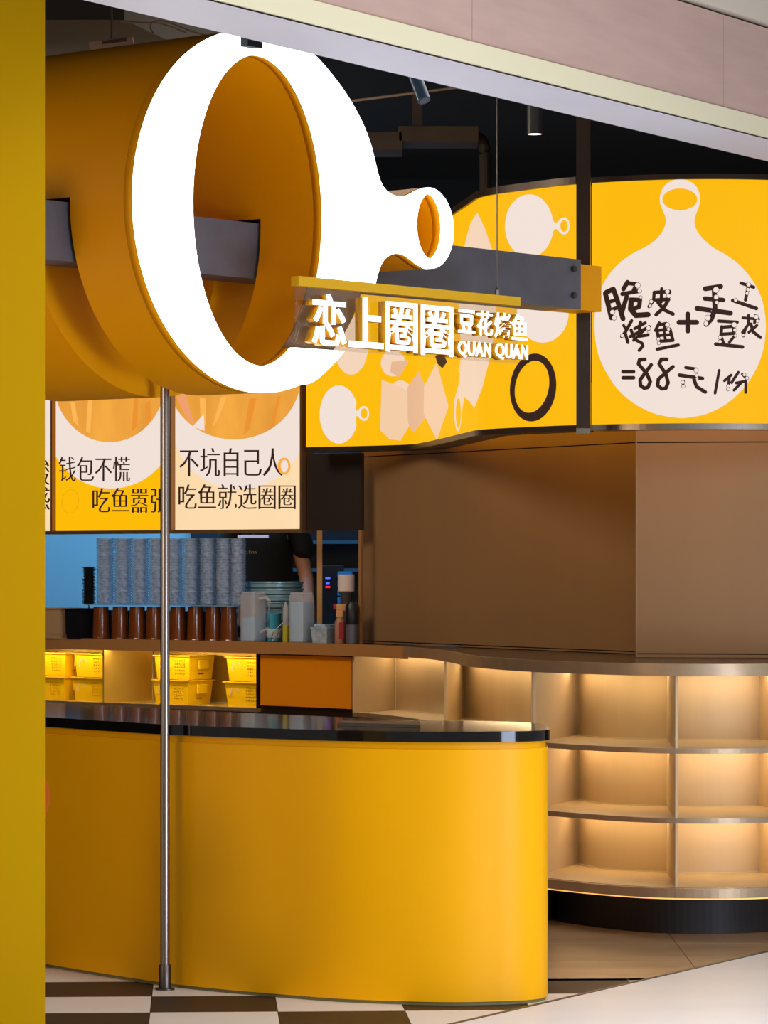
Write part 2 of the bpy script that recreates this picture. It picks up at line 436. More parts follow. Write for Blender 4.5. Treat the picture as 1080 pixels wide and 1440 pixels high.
# shop-name board under the sign
gp = Plane((C0[0]+.07*qp.n[0], C0[1]+.07*qp.n[1]), qp.t)
ga, gb = gp.s_of(415.5), gp.s_of(727.5)
board = thing('name_board', 'clear acrylic board with glowing white shop name under a yellow rail', 'sign', tuple(gp.w(ga, 2.235)))
build('top_rail', along(gp, ga, gb, .015, -.02, 2.450, 2.483), mat('rail_yellow', (226, 172, 8), .4), board)
gl = bpy.data.materials.new('clear_acrylic'); gl.use_nodes = True; nt = gl.node_tree
nt.nodes.remove(nt.nodes['Principled BSDF'])
tr = nt.nodes.new('ShaderNodeBsdfTransparent'); tr.inputs[0].default_value = (.93, .92, .90, 1)
gs = nt.nodes.new('ShaderNodeBsdfGlossy'); gs.inputs['Roughness'].default_value = .04
fr = nt.nodes.new('ShaderNodeFresnel'); fr.inputs[0].default_value = 1.45
mx = nt.nodes.new('ShaderNodeMixShader'); mx.inputs[0].default_value = .06; nt.links.new(tr.outputs[0], mx.inputs[1]); nt.links.new(gs.outputs[0], mx.inputs[2])
nt.links.new(mx.outputs[0], nt.nodes['Material Output'].inputs[0])
build('acrylic_plate', along(gp, ga, gb, .0, -.006, 2.237, 2.452), gl, board)
LIT_L = mat('letter_face', (255, 255, 255), .4, 0, 1.5, ecol=(248, 250, 255)); LSIDE = mat('letter_side', (236, 168, 6), .4)
def letter(ch, x0, x1, yt0, yb0, bold, name='letter'):
    """x range and top / bottom pixels read at the letter's own middle"""
    q0, q1 = gp.s_of(x0), gp.s_of(x1); Ym = gp.p[1]+(q0+q1)/2*gp.t[1]
    zt_, zb_ = zz(yt0, Ym), zz(yb0, Ym)
    L = fit(text_loops(ch, bold=bold), q0, zb_, q1, zt_)
    bm = fill2d(L, .034); bmesh.ops.transform(bm, matrix=gp.mtx(.02), verts=bm.verts); a = build(name, bm, LSIDE, board, label='yellow sided glowing letter')
    bm = fill2d(L, .004); bmesh.ops.transform(bm, matrix=gp.mtx(.039), verts=bm.verts); build('letter_face', bm, LIT_L, a)
for ch, x0, x1, a, b in (('恋', 427, 475, 414, 487), ('上', 479, 527, 419, 490), ('圈', 531, 575, 426, 496), ('圈', 580.5, 625, 431, 501),):
    letter(ch, x0, x1, a, b, {'圈': .010, '烤': .010, '花': .013, '鱼': .012}.get(ch, .016))
for ch, x0, x1, a, b in (('豆', 633, 656, 436.5, 469), ('花', 659, 681, 438, 472.5), ('烤', 684, 706, 440.5, 476), ('鱼', 708, 730, 443, 479)):
    letter(ch, x0, x1, a, b, {'圈': .010, '烤': .010, '花': .013, '鱼': .012}.get(ch, .016))
for i, (ch, x0, x1) in enumerate((('Q', 632.5, 645), ('U', 646.5, 656), ('A', 657, 668), ('N', 669.5, 678.5), ('Q', 685, 697.5), ('U', 699, 708.5), ('A', 709, 720.5), ('N', 721.5, 730.5))):
    xm = (x0+x1)/2; letter(ch, x0, x1, 480+(xm-637)*.066, 500.5+(xm-637)*.062+(2 if ch == 'Q' else 0), .014)
q, z = gp.sz(699, 425)
cab = thing('suspension_wire', 'thin hanging wire dropping from the dark ceiling to the yellow rail', 'wire', tuple(gp.w(q, z)))
bm = BM(); tube(bm, [gp.w(q, 2.483), gp.w(q, 4.0)], .0022, 6); build('wire_strand', bm, mat('wire_steel', (120, 112, 104), .4, .8), cab)
bm = BM(); lathe(bm, [(.008, 0), (.008, .02), (.004, .028)], tuple(gp.w(q, 2.483)), 10); build('ferrule', bm, STEELN, cab)

# ------------------------------------------------------------------ yellow island
isl = thing('island_counter', 'curved yellow island counter with polished black top standing on the checkered tiles', 'counter', (-.2, 12.5, 0))
def fp(x, y): Y = F*EYE/(y-HZ); return (ray(x, Y), Y)
front = [fp(-120, 1331), fp(-30, 1345), fp(65, 1360.5), fp(145, 1374), fp(230, 1387), fp(310, 1396), fp(390, 1403), fp(475, 1409.5), fp(560, 1413), fp(640, 1414.5), fp(715, 1413)]
right = [(.49, 11.705), (.535, 11.745), (.563, 11.81), (.570, 11.92), (.568, 12.08), (.545, 12.24), (.47, 12.36), (.32, 12.45)]
def tp(x, y, z=.926): Y = (EYE-z)*F/(y-HZ); return (ray(x, Y), Y)
rear = [tp(600, 1013.5), tp(500, 1009.5), tp(400, 1005), tp(245, 998), tp(150, 992), tp(65, 987), (-2.4, 14.6)]
fr_s = spline(front, 5)
body_poly = fr_s+right+rear
def inset(poly, d):
    n = len(poly); out = []
    A = sum(poly[i][0]*poly[(i+1) % n][1]-poly[(i+1) % n][0]*poly[i][1] for i in range(n))
    sg = 1 if A > 0 else -1
    for i in range(n):
        a, b, c = poly[i-1], poly[i], poly[(i+1) % n]
        v1 = Vector((b[0]-a[0], b[1]-a[1])); v2 = Vector((c[0]-b[0], c[1]-b[1]))
        v = (v1.normalized()+v2.normalized())
        if v.length < 1e-6: v = v2
        v.normalize(); out.append((b[0]-sg*v.y*d, b[1]+sg*v.x*d))
    return out
build('island_body', prism(BM(), inset(body_poly, .004), .012, .866), Y_ISL, isl, smooth=True)
build('toe_strip', prism(BM(), inset(body_poly, .012), 0, .012), mat('toe_grey', (120, 112, 60), .5), isl, smooth=True)
build('yellow_rebate', prism(BM(), inset(body_poly, .012), .866, .890), Y_ISL, isl, smooth=True)
top = build('black_top', prism(BM(), inset(body_poly, -.004), .890, .926), BLACK, isl, smooth=True)
# vertical joint of the cladding beside the pole and where the flat front ends
for x, yb_ in ((226, 1386.5),):
    gx, gy = fp(x, yb_); bm = BM(); box(bm, (gx, gy+.0015, .44), (.0025, .006, .85)); build('panel_joint', bm, mat('joint_dark', (120, 70, 4), .6), isl)
# menu holder lying on the island
mh = thing('menu_tray', 'flat dark tray lying near the rounded end of the black island top', 'tray', (*tp(535, 1022), .926))
P4 = [tp(478, 1020.5), tp(498, 1015.5), tp(580, 1017.5), tp(590, 1023.5)]
P4 = [tp(474, 1021), tp(480, 1018), tp(588, 1019.5), tp(591, 1024)]
build('tray_base', prism(BM(), P4, .9265, .936), mat('tray_dark', (48, 36, 30), .3), mh)
build('tray_mat', prism(BM(), inset(P4, .006), .936, .938), mat('tray_mat', (74, 56, 48), .5), mh)

# ------------------------------------------------------------------ S-curved paths
LB = spline([(-.384, 17.0), (-.13, 16.83), (.12, 16.6), (.20, 16.3), (.274, 15.8), (.37, 15.07), (.4286, 14.72), (.598, 14.46), (.795, 14.24), (1.046, 14.1), (1.3, 14.05), (1.568, 14.08), (1.8, 14.2), (2.05, 14.45)], 10)
def px_at(P): return 540+P[0]*F/P[1]
def path_at(path, x):
    for a, b in zip(path[:-1], path[1:]):
        xa, xb = px_at(a), px_at(b)
        if xa <= x <= xb and xb > xa:
            # exact on the chord
            k = (x-540)/F; dx, dy = b[0]-a[0], b[1]-a[1]
            t = (k*a[1]-a[0])/(dx-k*dy); return (a[0]+dx*t, a[1]+dy*t)
    return path[0] if x < px_at(path[0]) else path[-1]
def sub(path, x0, x1):
    P = [path_at(path, x0)]+[p for p in path if x0+.5 < px_at(p) < x1-.5]+[path_at(path, x1)]
    return P
def offs(P, d):
    """offset a polyline; d>0 towards the viewer"""
    out = []
    for i, p in enumerate(P):
        a = P[max(i-1, 0)]; b = P[min(i+1, len(P)-1)]; v = Vector((b[0]-a[0], b[1]-a[1])).normalized()
        out.append((p[0]+v.y*d, p[1]-v.x*d))
    return out
ZB, ZT = 2.064, 3.058
def wall_between(P, d0, d1, z0, z1): return strip(BM(), offs(P, d0), offs(P, d1), z0, z1)
YL = lit('lightbox_yellow', (255, 187, 6), 1.0, .02, 1.5)
WH = lit('lightbox_blush', (250, 232, 222), .93); BRN = lit('print_brown', (52, 30, 24), 1)
WARMW = lit('lightbox_blush_shade', (250, 218, 190), .95)
TOFU = lit('print_tofu', (244, 204, 166), 1); TOFU2 = lit('print_tofu_shade', (232, 184, 146), 1); PEACH = lit('lightbox_peach', (252, 218, 172), 1, .03, 2)
ORNG = lit('print_orange', (255, 170, 60), 1)
RAILM = mat('rail_steel', (150, 140, 128), .25, 1, 0, .05, 8)
def decal(name, loops, m, parent, f, thick, step=None):
    """loops in photo readings on a wall face; f(x,y,d) gives the world point, d metres proud of the face"""
    bm = fill2d([[(p[0], -p[1]) for p in l] for l in loops], 0.0)
    if step:
        for _ in range(5):
            es = [e for e in bm.edges if e.calc_length() > step]
            if not es: break
            bmesh.ops.subdivide_edges(bm, edges=es, cuts=1)
            bmesh.ops.triangulate(bm, faces=bm.faces)
    for v in bm.verts: v.co = f(v.co.x, -v.co.y, thick)
    return build(name, bm, m, parent)
def onpath(path, lim=None):
    def f(x, y, d):
        if lim: x = min(max(x, lim[0]), lim[1])
        p = path_at(path, x); return Vector((p[0], p[1]-d, zz(y, p[1])))
    return f
def clip_box(l, x0, x1, y0, y1):
    l = clip_poly(l, (x0, 0), (1, 0)); l = clip_poly(l, (x1, 0), (-1, 0)) if l else l
    l = clip_poly(l, (0, y0), (0, 1)) if l else l; l = clip_poly(l, (0, y1), (0, -1)) if l else l
    return l
# right light box with the price
lbr = thing('price_light_box', 'yellow light box with one big white pan shape and handwritten price', 'light box', (1.3, 14.1, ZB))
Pr = sub(LB, 832.5, 1180)
build('lit_panel', wall_between(Pr, 0, -.10, ZB, ZT), YL, lbr)
build('top_rail', wall_between(Pr, .012, -.12, ZT, ZT+.022), DBRONZE, lbr); build('bottom_rail', wall_between(Pr, .012, -.12, ZB-.024, ZB), RAILM, lbr)
fR = onpath(LB)
def c4(x, y): return (820+x/3.7885, 240+y/3.7895)
pan = [(517, 45), (470, 55), (430, 85), (410, 130), (410, 175), (425, 215), (438, 250), (437, 290), (415, 335), (375, 378), (325, 410), (250, 450), (180, 505), (120, 580), (80, 670), (62, 770), (62, 860), (75, 960), (115, 1060), (180, 1160), (270, 1240), (380, 1295), (500, 1317), (560, 1316), (660, 1295), (760, 1245), (850, 1165), (915, 1070), (955, 970), (971, 870), (970, 780), (950, 680), (905, 590), (840, 510), (770, 455), (700, 415), (650, 375), (612, 330), (595, 290), (594, 250), (608, 215), (620, 175), (621, 130), (603, 85), (563, 55)]
pan = spline([c4(*p) for p in pan]+[c4(517, 45)], 4)[:-1]
hole = [c4(*p) for p in ellipse(515, 153, 93, 58)]
decal('pan_print', [pan, hole], WH, lbr, fR, .004, 22)
TXT = [(12, [(118, 655), (150, 785)]), (12, [(122, 650), (160, 632), (178, 680), (212, 790)]), (9, [(140, 700), (172, 690)]), (9, [(150, 742), (185, 730)]),
 (11, [(236, 595), (214, 632)]), (10, [(236, 600), (285, 606), (268, 640)]), (10, [(208, 658), (300, 642)]), (11, [(232, 670), (205, 760)]), (11, [(252, 688), (302, 690), (298, 725), (275, 735)]), (13, [(256, 692), (252, 738), (280, 772), (345, 768)]),
 (9, [(378, 650), (460, 645), (455, 672)]), (8, [(418, 630), (415, 700)]), (8, [(378, 652), (375, 690), (350, 725)]), (9, [(388, 690), (455, 686), (430, 730), (388, 768)]), (9, [(398, 702), (430, 742), (478, 765)]),
 (8, [(258, 800), (225, 860), (205, 885)]), (8, [(222, 860), (238, 916)]), (7, [(215, 825), (230, 850)]), (8, [(275, 842), (330, 812)]), (8, [(305, 808), (298, 860)]), (8, [(250, 885), (352, 832)]), (8, [(255, 850), (270, 890)]), (8, [(290, 885), (345, 876)]), (8, [(275, 900), (312, 920), (318, 935), (298, 958)]), (7, [(330, 845), (268, 905)]),
 (8, [(405, 812), (385, 852)]), (8, [(405, 822), (442, 815), (430, 845)]), (8, [(392, 850), (405, 912)]), (8, [(395, 852), (462, 845), (478, 905)]), (7, [(400, 880), (465, 874)]), (7, [(430, 850), (438, 905)]), (8, [(405, 910), (476, 905)]), (8, [(394, 952), (506, 930)]),
 (12, [(510, 809), (604, 809)]), (12, [(557, 765), (557, 855)]),
 (12, [(650, 630), (732, 618)]), (11, [(648, 682), (745, 690)]), (12, [(606, 735), (784, 760)]), (12, [(698, 640), (702, 740), (682, 792), (655, 820)]),
 (8, [(840, 600), (908, 622)]), (8, [(880, 612), (864, 690)]), (9, [(796, 692), (922, 735)]),
 (8, [(720, 802), (820, 808)]), (8, [(738, 832), (733, 880)]), (8, [(738, 835), (800, 830), (803, 868), (740, 872)]), (8, [(735, 890), (748, 920)]), (7, [(803, 885), (778, 915)]), (9, [(706, 925), (848, 940)]),
 (7, [(850, 785), (934, 792)]), (7, [(880, 772), (880, 812)]), (7, [(918, 772), (912, 812)]), (7, [(878, 822), (848, 862)]), (7, [(864, 842), (853, 882)]), (7, [(925, 825), (882, 862)]), (8, [(893, 818), (905, 860), (944, 890)]),
 (9, [(212, 1072), (268, 1072)]), (9, [(212, 1104), (268, 1104)]),
 (9, [(328, 1006), (300, 1008), (294, 1030), (340, 1085), (357, 1125), (345, 1155), (325, 1160), (305, 1145), (303, 1115), (362, 1035)]),
 (9, [(445, 1006), (416, 1006), (404, 1030), (440, 1085), (452, 1130), (440, 1160), (418, 1163), (396, 1145), (400, 1112), (478, 1045)]),
 (8, [(546, 1050), (602, 1058)]), (9, [(512, 1090), (635, 1108)]), (6, [(535, 1122), (530, 1152)]), (9, [(590, 1115), (604, 1152), (650, 1180)]),
 (7, [(724, 1065), (702, 1186)]),
 (7, [(788, 1090), (752, 1120)]), (7, [(778, 1105), (770, 1168)]), (7, [(826, 1075), (790, 1130)]), (6, [(846, 1085), (872, 1112)]), (7, [(815, 1132), (866, 1122), (865, 1182)]), (7, [(840, 1132), (803, 1170)])]
bm = BM()
for r, pts in TXT:
    for L in stroke_loops([c4(*p) for p in pts], r*1.12/3.79, 6):
        vs = [bm.verts.new(fR(x, y, .007)) for x, y in L]; bm.faces.new(vs)
build('price_writing', bm, BRN, lbr, label='dark brown handwritten dish names and price')
for x, y, r in [(290, 612, 14), (300, 642, 10), (306, 675, 7), (156, 755, 12), (165, 786, 11), (448, 645, 11), (455, 668, 11), (362, 698, 9), (357, 722, 8), (707, 636, 15), (708, 675, 12), (711, 703, 9), (663, 785, 14), (654, 815, 11), (880, 607, 11), (877, 635, 9), (872, 655, 8), (812, 690, 9), (347, 840, 11), (352, 862, 8), (208, 880, 9), (448, 822, 11), (454, 845, 8), (400, 898, 8), (402, 920, 8), (804, 822, 13), (808, 850, 9), (810, 880, 7), (728, 890, 9), (728, 912, 9), (921, 780, 11), (928, 802, 8), (601, 1065, 11), (604, 1092, 8), (606, 1108, 7), (530, 1128, 9), (533, 1150, 8), (772, 1148, 8), (771, 1165, 8), (858, 1088, 8), (872, 1106, 8), (852, 878, 7)]:
    bm = BM(); bm2 = BM(); bm.faces.new([bm.verts.new(fR(a, b, .0085)) for a, b in ellipse(*c4(x, y), (r+2.5)/3.79, (r+2.5)/3.79, n=16)])
    bm2.faces.new([bm2.verts.new(fR(a, b, .010)) for a, b in ellipse(*c4(x, y), r/3.79, r/3.79, n=16)])
    bub = build('bubble', bm2, WH, lbr); build('bubble_outline', bm, BRN, bub)

# curved light box left of the post
lbl = thing('curved_light_box', 'S-curved yellow light box printed with small pans, tofu cubes and a dark ring', 'light box', (.2, 15.8, ZB))
Pl = sub(LB, 430.2, 812)
build('lit_panel', wall_between(Pl, 0, -.10, ZB, ZT), YL, lbl)
build('top_rail', wall_between(Pl, .012, -.12, ZT, ZT+.03), DBRONZE, lbl); build('bottom_rail', wall_between(Pl, .014, -.12, ZB-.024, ZB), DBRONZE, lbl)
def dl(name, loops, m, d=.004): return decal(name, loops, m, lbl, fR, d+.004, 4)
def mini_pan(cx, cy, rx, ry, hx, hy, hrx, hry):
    """side-lying pan: body ellipse, neck and small ring to the right"""
    a0 = 24; body = ellipse(cx, cy, rx, ry, 0, 40, a0, 360-a0)
    low, upp = body[-1], body[0]
    n1 = spline([low[:], (hx-hrx*1.6, hy-hry*.35), (hx-hrx*.5, hy-hry*.9)], 5)
    ringo = ellipse(hx, hy, hrx, hry, 0, 20, -110, 110)
    n2 = spline([(hx-hrx*.5, hy+hry*.9), (hx-hrx*1.6, hy+hry*.35), upp[:]], 5)
    return [body+n1[1:]+ringo+n2[:-1], ellipse(hx, hy, hrx*.66, hry*.7, 0, 20)]
dl('pan_print', mini_pan(744, 318, 34, 44.5, 793, 318, 8, 12), WH)
dl('pan_print', mini_pan(476.5, 583, 27, 41, 512, 581.5, 7, 10.5), WH)
dl('disc_print', [ellipse(763, 440, 36.5, 42)], WH); dl('disc_print', [ellipse(493.7, 486, 24, 41)], WARMW)
dl('ring_print', [ellipse(749.5, 545, 32.5, 48, 6), ellipse(748, 544, 23.5, 37, 12)], BRN)
tall = ([(671, 299), (682, 322), (692, 352), (699, 400), (697, 450), (690, 500), (678, 545), (667, 574), (661, 566), (653, 558), (650, 575), (648, 596), (645, 608), (641, 603), (638, 585), (639, 562), (645, 540), (650, 500), (645, 450), (645, 400), (652, 350), (661, 315)])
dl('tall_pan_print', [tall, ellipse(644.5, 581, 3.6, 21)], WARMW)
def c3(*P): return [(400+x/2.4545, 360+y/2.4545) for x, y in P]
dl('disc_print', [c3(*ellipse(375, 370, 42, 46, 0))], WARMW)
dl('tofu_print', [c3((370, 365), (430, 360), (395, 420), (365, 400))], TOFU2, .0055)
dl('disc_print', [c3(*ellipse(400, 480, 42, 50, 0))], WARMW)
dl('tofu_print', [c3((336, 428), (400, 452), (436, 476), (430, 588), (400, 638), (362, 632), (330, 602))], TOFU, .006)
dl('tofu_print', [c3((462, 398), (486, 450), (484, 560), (445, 610), (426, 575), (424, 455))], TOFU2, .0072)
dl('tofu_print', [c3((525, 368), (566, 520), (526, 636), (480, 545), (482, 450))], TOFU, .0085)
dl('leaf_print', [c3((520, 345), (545, 335), (562, 365), (545, 388), (528, 372))], BRN)
dl('fold_print', [c3((610, 345), (700, 350), (640, 440), (600, 400))], TOFU, .003)

# dark post between the light boxes
pp = Plane((ray(821.5, 13.98), 13.98), (.98, -.12))
postw = 19.5*13.98/F
bm = BM(); box(bm, (pp.p[0], pp.p[1]+.04, 3.02), (postw, .08, 1.958), -.1)
po = thing('dark_post', 'dark bronze square post hanging from the ceiling between the two yellow light boxes', 'post', (pp.p[0], pp.p[1]+.04, 2.0))
build('post_shaft', bm, DBRONZE, po); bm = BM(); box(bm, (pp.p[0], pp.p[1]+.04, 2.03), (postw, .08, .022), -.1); build('end_cap', bm, RAILM, po)

# ------------------------------------------------------------------ bronze wall
def wallq(a, b, z0, z1, t=.04):
    v = Vector((b[0]-a[0], b[1]-a[1])).normalized(); n = (-v.y*-1, v.x*-1)
    A = [a, b]; B = [(a[0]-v.y*t, a[1]+v.x*t), (b[0]-v.y*t, b[1]+v.x*t)]
    return strip(BM(), A, B, z0, z1)
wl0, wl1 = (ray(507.5, 17.2), 17.2), (ray(893.5, 15.1), 15.1)
wr0, wr1 = (ray(895.5, 14.55), 14.55), (1.75, 14.45)
bw = bpy.data.objects.new('wall_right', None); bw.name = 'wall_center'; COL.objects.link(bw); bw['kind'] = 'structure'
for (a, b, zj0, zj1) in ((wl0, wl1, 1.106, 2.022), (wr0, wr1, 1.112, 2.003)):
    build('wall_panel', wallq(a, b, 1.097, zj0-.0025), BRONZE, bw)
    build('wall_panel', wallq(a, b, zj0+.0025, zj1-.0025), BRONZE, bw)
    build('wall_panel', wallq(a, b, zj1+.0025, 2.3), BRONZE, bw)
    v = Vector((b[0]-a[0], b[1]-a[1])).normalized()
    a2 = (a[0]-v.y*.01, a[1]+v.x*.01); b2 = (b[0]-v.y*.01, b[1]+v.x*.01)
    build('backing_board', wallq(a2, b2, 1.097, 2.29, .05), DARK, bw)
build('return_panel', strip(BM(), [wr0, (wr0[0]-.004, wr0[1])], [(wr0[0]+.044, 15.15), (wr0[0]+.036, 15.15)], 1.097, 2.3), BRONZE, bw)

# ------------------------------------------------------------------ counter path
Kp = [(-2.5, 18.97), (-1.798, 18.36), (-.886, 17.62), (-.142, 16.9), (.185, 16.1), (.305, 15.46), (.385, 14.8), (.56, 14.26), (.75, 13.96), (1.016, 13.71), (1.294, 13.64), (1.524, 13.69), (1.8, 13.85), (2.05, 14.1)]
Bp = [(-2.22, 19.3), (-1.54, 18.68), (-.63, 17.93), (.075, 17.19), (.27, 16.7), (.43, 16.2), (.60, 15.6), (.79, 14.9), (.905, 14.54), (1.06, 14.40), (1.3, 14.33), (1.47, 14.34), (1.6, 14.4), (1.75, 14.5)]
Wp = [(-2.2, 19.6), (-1.35, 18.95), (-.42, 18.2), (.2, 17.5), (.42, 17.05), (.62, 16.6), (.86, 16.0), (1.12, 15.45), (1.2, 15.2), (1.27, 14.8), (1.42, 14.6), (1.6, 14.55), (1.8, 14.6), (2.0, 14.7)]
KK, BB, WW = spline(Kp, 8), spline(Bp, 8), spline(Wp, 8)
top_ = thing('service_worktop', 'long S-curved steel edged worktop running from the kitchen hatch to the lit shelves', 'worktop', (0, 16.5, 1.05))
build('top_slab', strip(BM(), KK, WW, 1.060, 1.094), mat('worktop_dark', (70, 62, 58), .16, .4), top_, smooth=True)
k5 = next(i for i, p in enumerate(KK) if px_at(p) > 560)
build('bronze_edge', strip(BM(), offs(KK, .006)[:k5+1], offs(KK, -.02)[:k5+1], 1.037, 1.096), mat('bronze_edge', (190, 134, 78), .4, .2), top_, smooth=True)
build('steel_edge', strip(BM(), offs(KK, .006)[k5:], offs(KK, -.02)[k5:], 1.048, 1.096), STEEL, top_, smooth=True)
def idx_at(x):
    for i in range(len(KK)-1):
        if px_at(KK[i]) <= x < px_at(KK[i+1]):
            return i+(x-px_at(KK[i]))/(px_at(KK[i+1])-px_at(KK[i]))
    return 0 if x < px_at(KK[0]) else len(KK)-1.001
def lerp(P, t): i = int(t); f = t-i; j = min(i+1, len(P)-1); return (P[i][0]*(1-f)+P[j][0]*f, P[i][1]*(1-f)+P[j][1]*f)
def seg(x0, x1, fin=.03, bfrac=1.0):
    """paired front / back polylines between two front readings"""
    t0, t1 = idx_at(x0), idx_at(x1); ts = [t0]+[k for k in range(int(t0)+1, int(t1)+1) if t0+.15 < k < t1-.15]+[t1]
    A, B = [], []
    for t in ts:
        a, b = lerp(KK, t), lerp(BB, t); v = Vector((b[0]-a[0], b[1]-a[1])); L = v.length
        A.append((a[0]+v.x*fin/L, a[1]+v.y*fin/L)); B.append((a[0]+v.x*bfrac, a[1]+v.y*bfrac))
    return A, B
def divider(u, x, z0, z1, name='divider', m=CHAMP):
    A, B = seg(x, x+.6, .028); a, b = A[0], B[0]
    v = Vector((b[0]-a[0], b[1]-a[1])).normalized(); n = (-v.y*.005, v.x*.005)
    bm = BM(); strip(bm, [(a[0]+n[0], a[1]+n[1]), (b[0]+n[0], b[1]+n[1])], [(a[0]-n[0], a[1]-n[1]), (b[0]-n[0], b[1]-n[1])], z0, z1)
    build(name, bm, m, u)
def led(u, x0, x1, z, k=.72, m=None):
    A, B = seg(x0, x1, .03)
    P = [(a[0]+(b[0]-a[0])*k, a[1]+(b[1]-a[1])*k) for a, b in zip(A, B)]; Q = [(a[0]+(b[0]-a[0])*(k+.05), a[1]+(b[1]-a[1])*(k+.05)) for a, b in zip(A, B)]
    build('led_strip', strip(BM(), P, Q, z-.006, z), LED2 if k < .3 else WARM_LED, u)
def shelf_unit(name, label, x0, x1, divs, levels, zbase, m=CHAMP, plinth=True, ledk=.80):
    A, B = seg(x0, x1); c = A[len(A)//2]
    u = thing(name, label, 'shelf unit', (c[0], c[1], 0))
    for z in levels: build('shelf_board', strip(BM(), A, B, z-.018, z), m, u); build('shelf_lip', strip(BM(), offs(A, .004), offs(A, -.004), z-.020, z+.001), STEEL, u)
    bk = offs(B, -.012)
    build('back_panel', strip(BM(), B, bk, zbase, 1.045), m, u)
    tops = [1.046]+[z-.018 for z in levels if z > zbase+.1]
    xs = [x0]+divs+[x1]
    for d in divs:
        for z in levels:
            nxt = min([q-.018 for q in levels if q > z+.05]+[1.046]); divider(u, d, z, nxt, m=m)
    for t in tops:
        for a, b in zip(xs[:-1], xs[1:]): led(u, a+3, b-3, t, ledk)
    BEAD = mat('pale_bead', (226, 214, 176), .5)
    for z in levels:
        build('corner_bead', strip(BM(), offs(B, .002), offs(B, .008), z, z+.005), BEAD, u)
    for d in [x0+1]+divs:
        A_, B_ = seg(d, d+.6, .028); a, b = A_[0], B_[0]; v = Vector((b[0]-a[0], b[1]-a[1])).normalized()
        for z in levels:
            nxt = min([q-.018 for q in levels if q > z+.05]+[1.046]); bm = BM(); cx_, cy_ = b[0]-v.x*.006+v.y*.008, b[1]-v.y*.006-v.x*.008
            box(bm, (cx_, cy_, (z+nxt)/2), (.006, .006, nxt-z), math.atan2(v.y, v.x)); build('corner_bead', bm, BEAD, u)
    if plinth:
        pA, pB = seg(x0, x1, .20); build('plinth', strip(BM(), offs(pA, -.06), pB, 0, zbase-.02), PLINTH, u)
        build('glow_strip', strip(BM(), offs(pA, -.052), offs(pA, -.06), zbase-.024, zbase-.019), mat('glow_led', (255, 200, 120), .5, 0, 3.0), u)
    return u
# right bulge: three tiers
rs = shelf_unit('open_display_shelf', 'three tier open metal display shelf, curved and lit inside, right of the yellow island', 747.5, 1200, [952, 1150], [.759, .482, .207], .19)
A, B = seg(747.5, 1200, .0); build('steel_skirt', strip(BM(), offs(A, .002), offs(A, -.03), .168, .206), STEEL, rs)
build('gold_underglow', strip(BM(), offs(A, -.002), offs(A, -.012), .163, .168), mat('glow_line', (255, 190, 100), .5, 0, 1.2, ecol=(250, 180, 90)), rs)
ms = shelf_unit('open_cubby_shelf', 'empty lit metal cubby shelf behind the rounded end of the island', 491.5, 747, [625], [.759], .70, plinth=False)
divider(ms, 492,   .759, 1.046); divider(ms, 746,   .759, 1.046); divider(rs, 748.5, .2, 1.046)
for (u, x0, x1) in ((ms, 491.5, 747),):
    A, B = seg(x0, x1, .05); build('carcass', strip(BM(), A, B, .0, .735), DBRONZE, u)
GLD = mat('yellow_reflecting_metal', (222, 186, 84), .32, .5, 0, .06, 5)
bs = shelf_unit('basket_shelf', 'lit metal shelf holding yellow baskets under the kitchen hatch', -60, 357, [140], [.759], .70, m=GLD, plinth=False, ledk=.02)
divider(bs, 356,   .759, 1.046, m=DBRONZE)
A, B = seg(-60, 357, .05); build('carcass', strip(BM(), A, B, .0, .735), DBRONZE, bs)
A, B = seg(357.5, 491); cb = thing('orange_cabinet', 'closed cabinet with flat orange door between basket shelf and empty cubby shelf', 'cabinet', (A[0][0], A[0][1], 0))
build('cabinet_body', strip(BM(), offs(A, -.02), B, 0, 1.045), DBRONZE, cb)
A2, _ = seg(361, 488.5); build('door', strip(BM(), offs(A2, .002), offs(A2, -.02), .775, 1.03), mat('orange_door', (236, 140, 6), .4), cb)

# ------------------------------------------------------------------ menu light boxes over the hatch
mp_ = Plane((-.35, 17.2), (.76, -.65))
def fM(x, y, d):
    q = mp_.s_of(x); Y = mp_.p[1]+q*mp_.t[1]; p = mp_.w(q, 0, d); return Vector((p.x, p.y, zz(y, Y)))
ZM0, ZM1 = 1.664, 3.05
def menu(x0, x1, label, m):
    a, b = mp_.s_of(x0), mp_.s_of(x1); t = thing('menu_light_box', label, 'light box', tuple(mp_.w(a, ZM0-.018)))
    build('lit_panel', along(mp_, a, b, .0, -.06, ZM0, ZM1), m, t)
    build('frame_edge', along(mp_, b, b+.012, .014, -.07, ZM0-.018, ZM1), mat('frame_bronze', (150, 112, 76), .35, .6), t)
    build('frame_edge', along(mp_, a, b, .014, -.07, ZM0-.018, ZM0), MATS['frame_bronze'], t)
    return t
SER = (.014, -.011)
def words(t, s, x0, x1, yt, yb, m=BRN, d=.006, sp=1.0):
    L = fit(text_loops(s, serif=SER, spacing=sp), x0, -yb, x1, -yt)
    decal('menu_lettering', [[(p[0], -p[1]) for p in l] for l in L], m, t, fM, d)
def shirt(t, cx, cy, rx, ry, x0, x1, folds):
    lp = clip_box(ellipse(cx, cy, rx, ry, 0, 80), x0, x1, 470, 760)
    decal('shirt_print', [lp], mat('shirt_film', (250, 168, 66), .5, 0, .95, .14, 6, 0, (1, 1, .35), base=(4, 4, 4), spec=.1), t, fM, .005, 20)
    for k, f in enumerate(folds):
        f2 = clip_poly
        decal('fold_print', [f], lit('fold_a', (236, 146, 50), 1) if k % 2 else lit('fold_b', (254, 182, 86), 1), t, fM, .0062)
m2 = menu(246.5, 424, 'peach menu light box whose text mentions oneself, rightmost of the row over the hatch', PEACH)
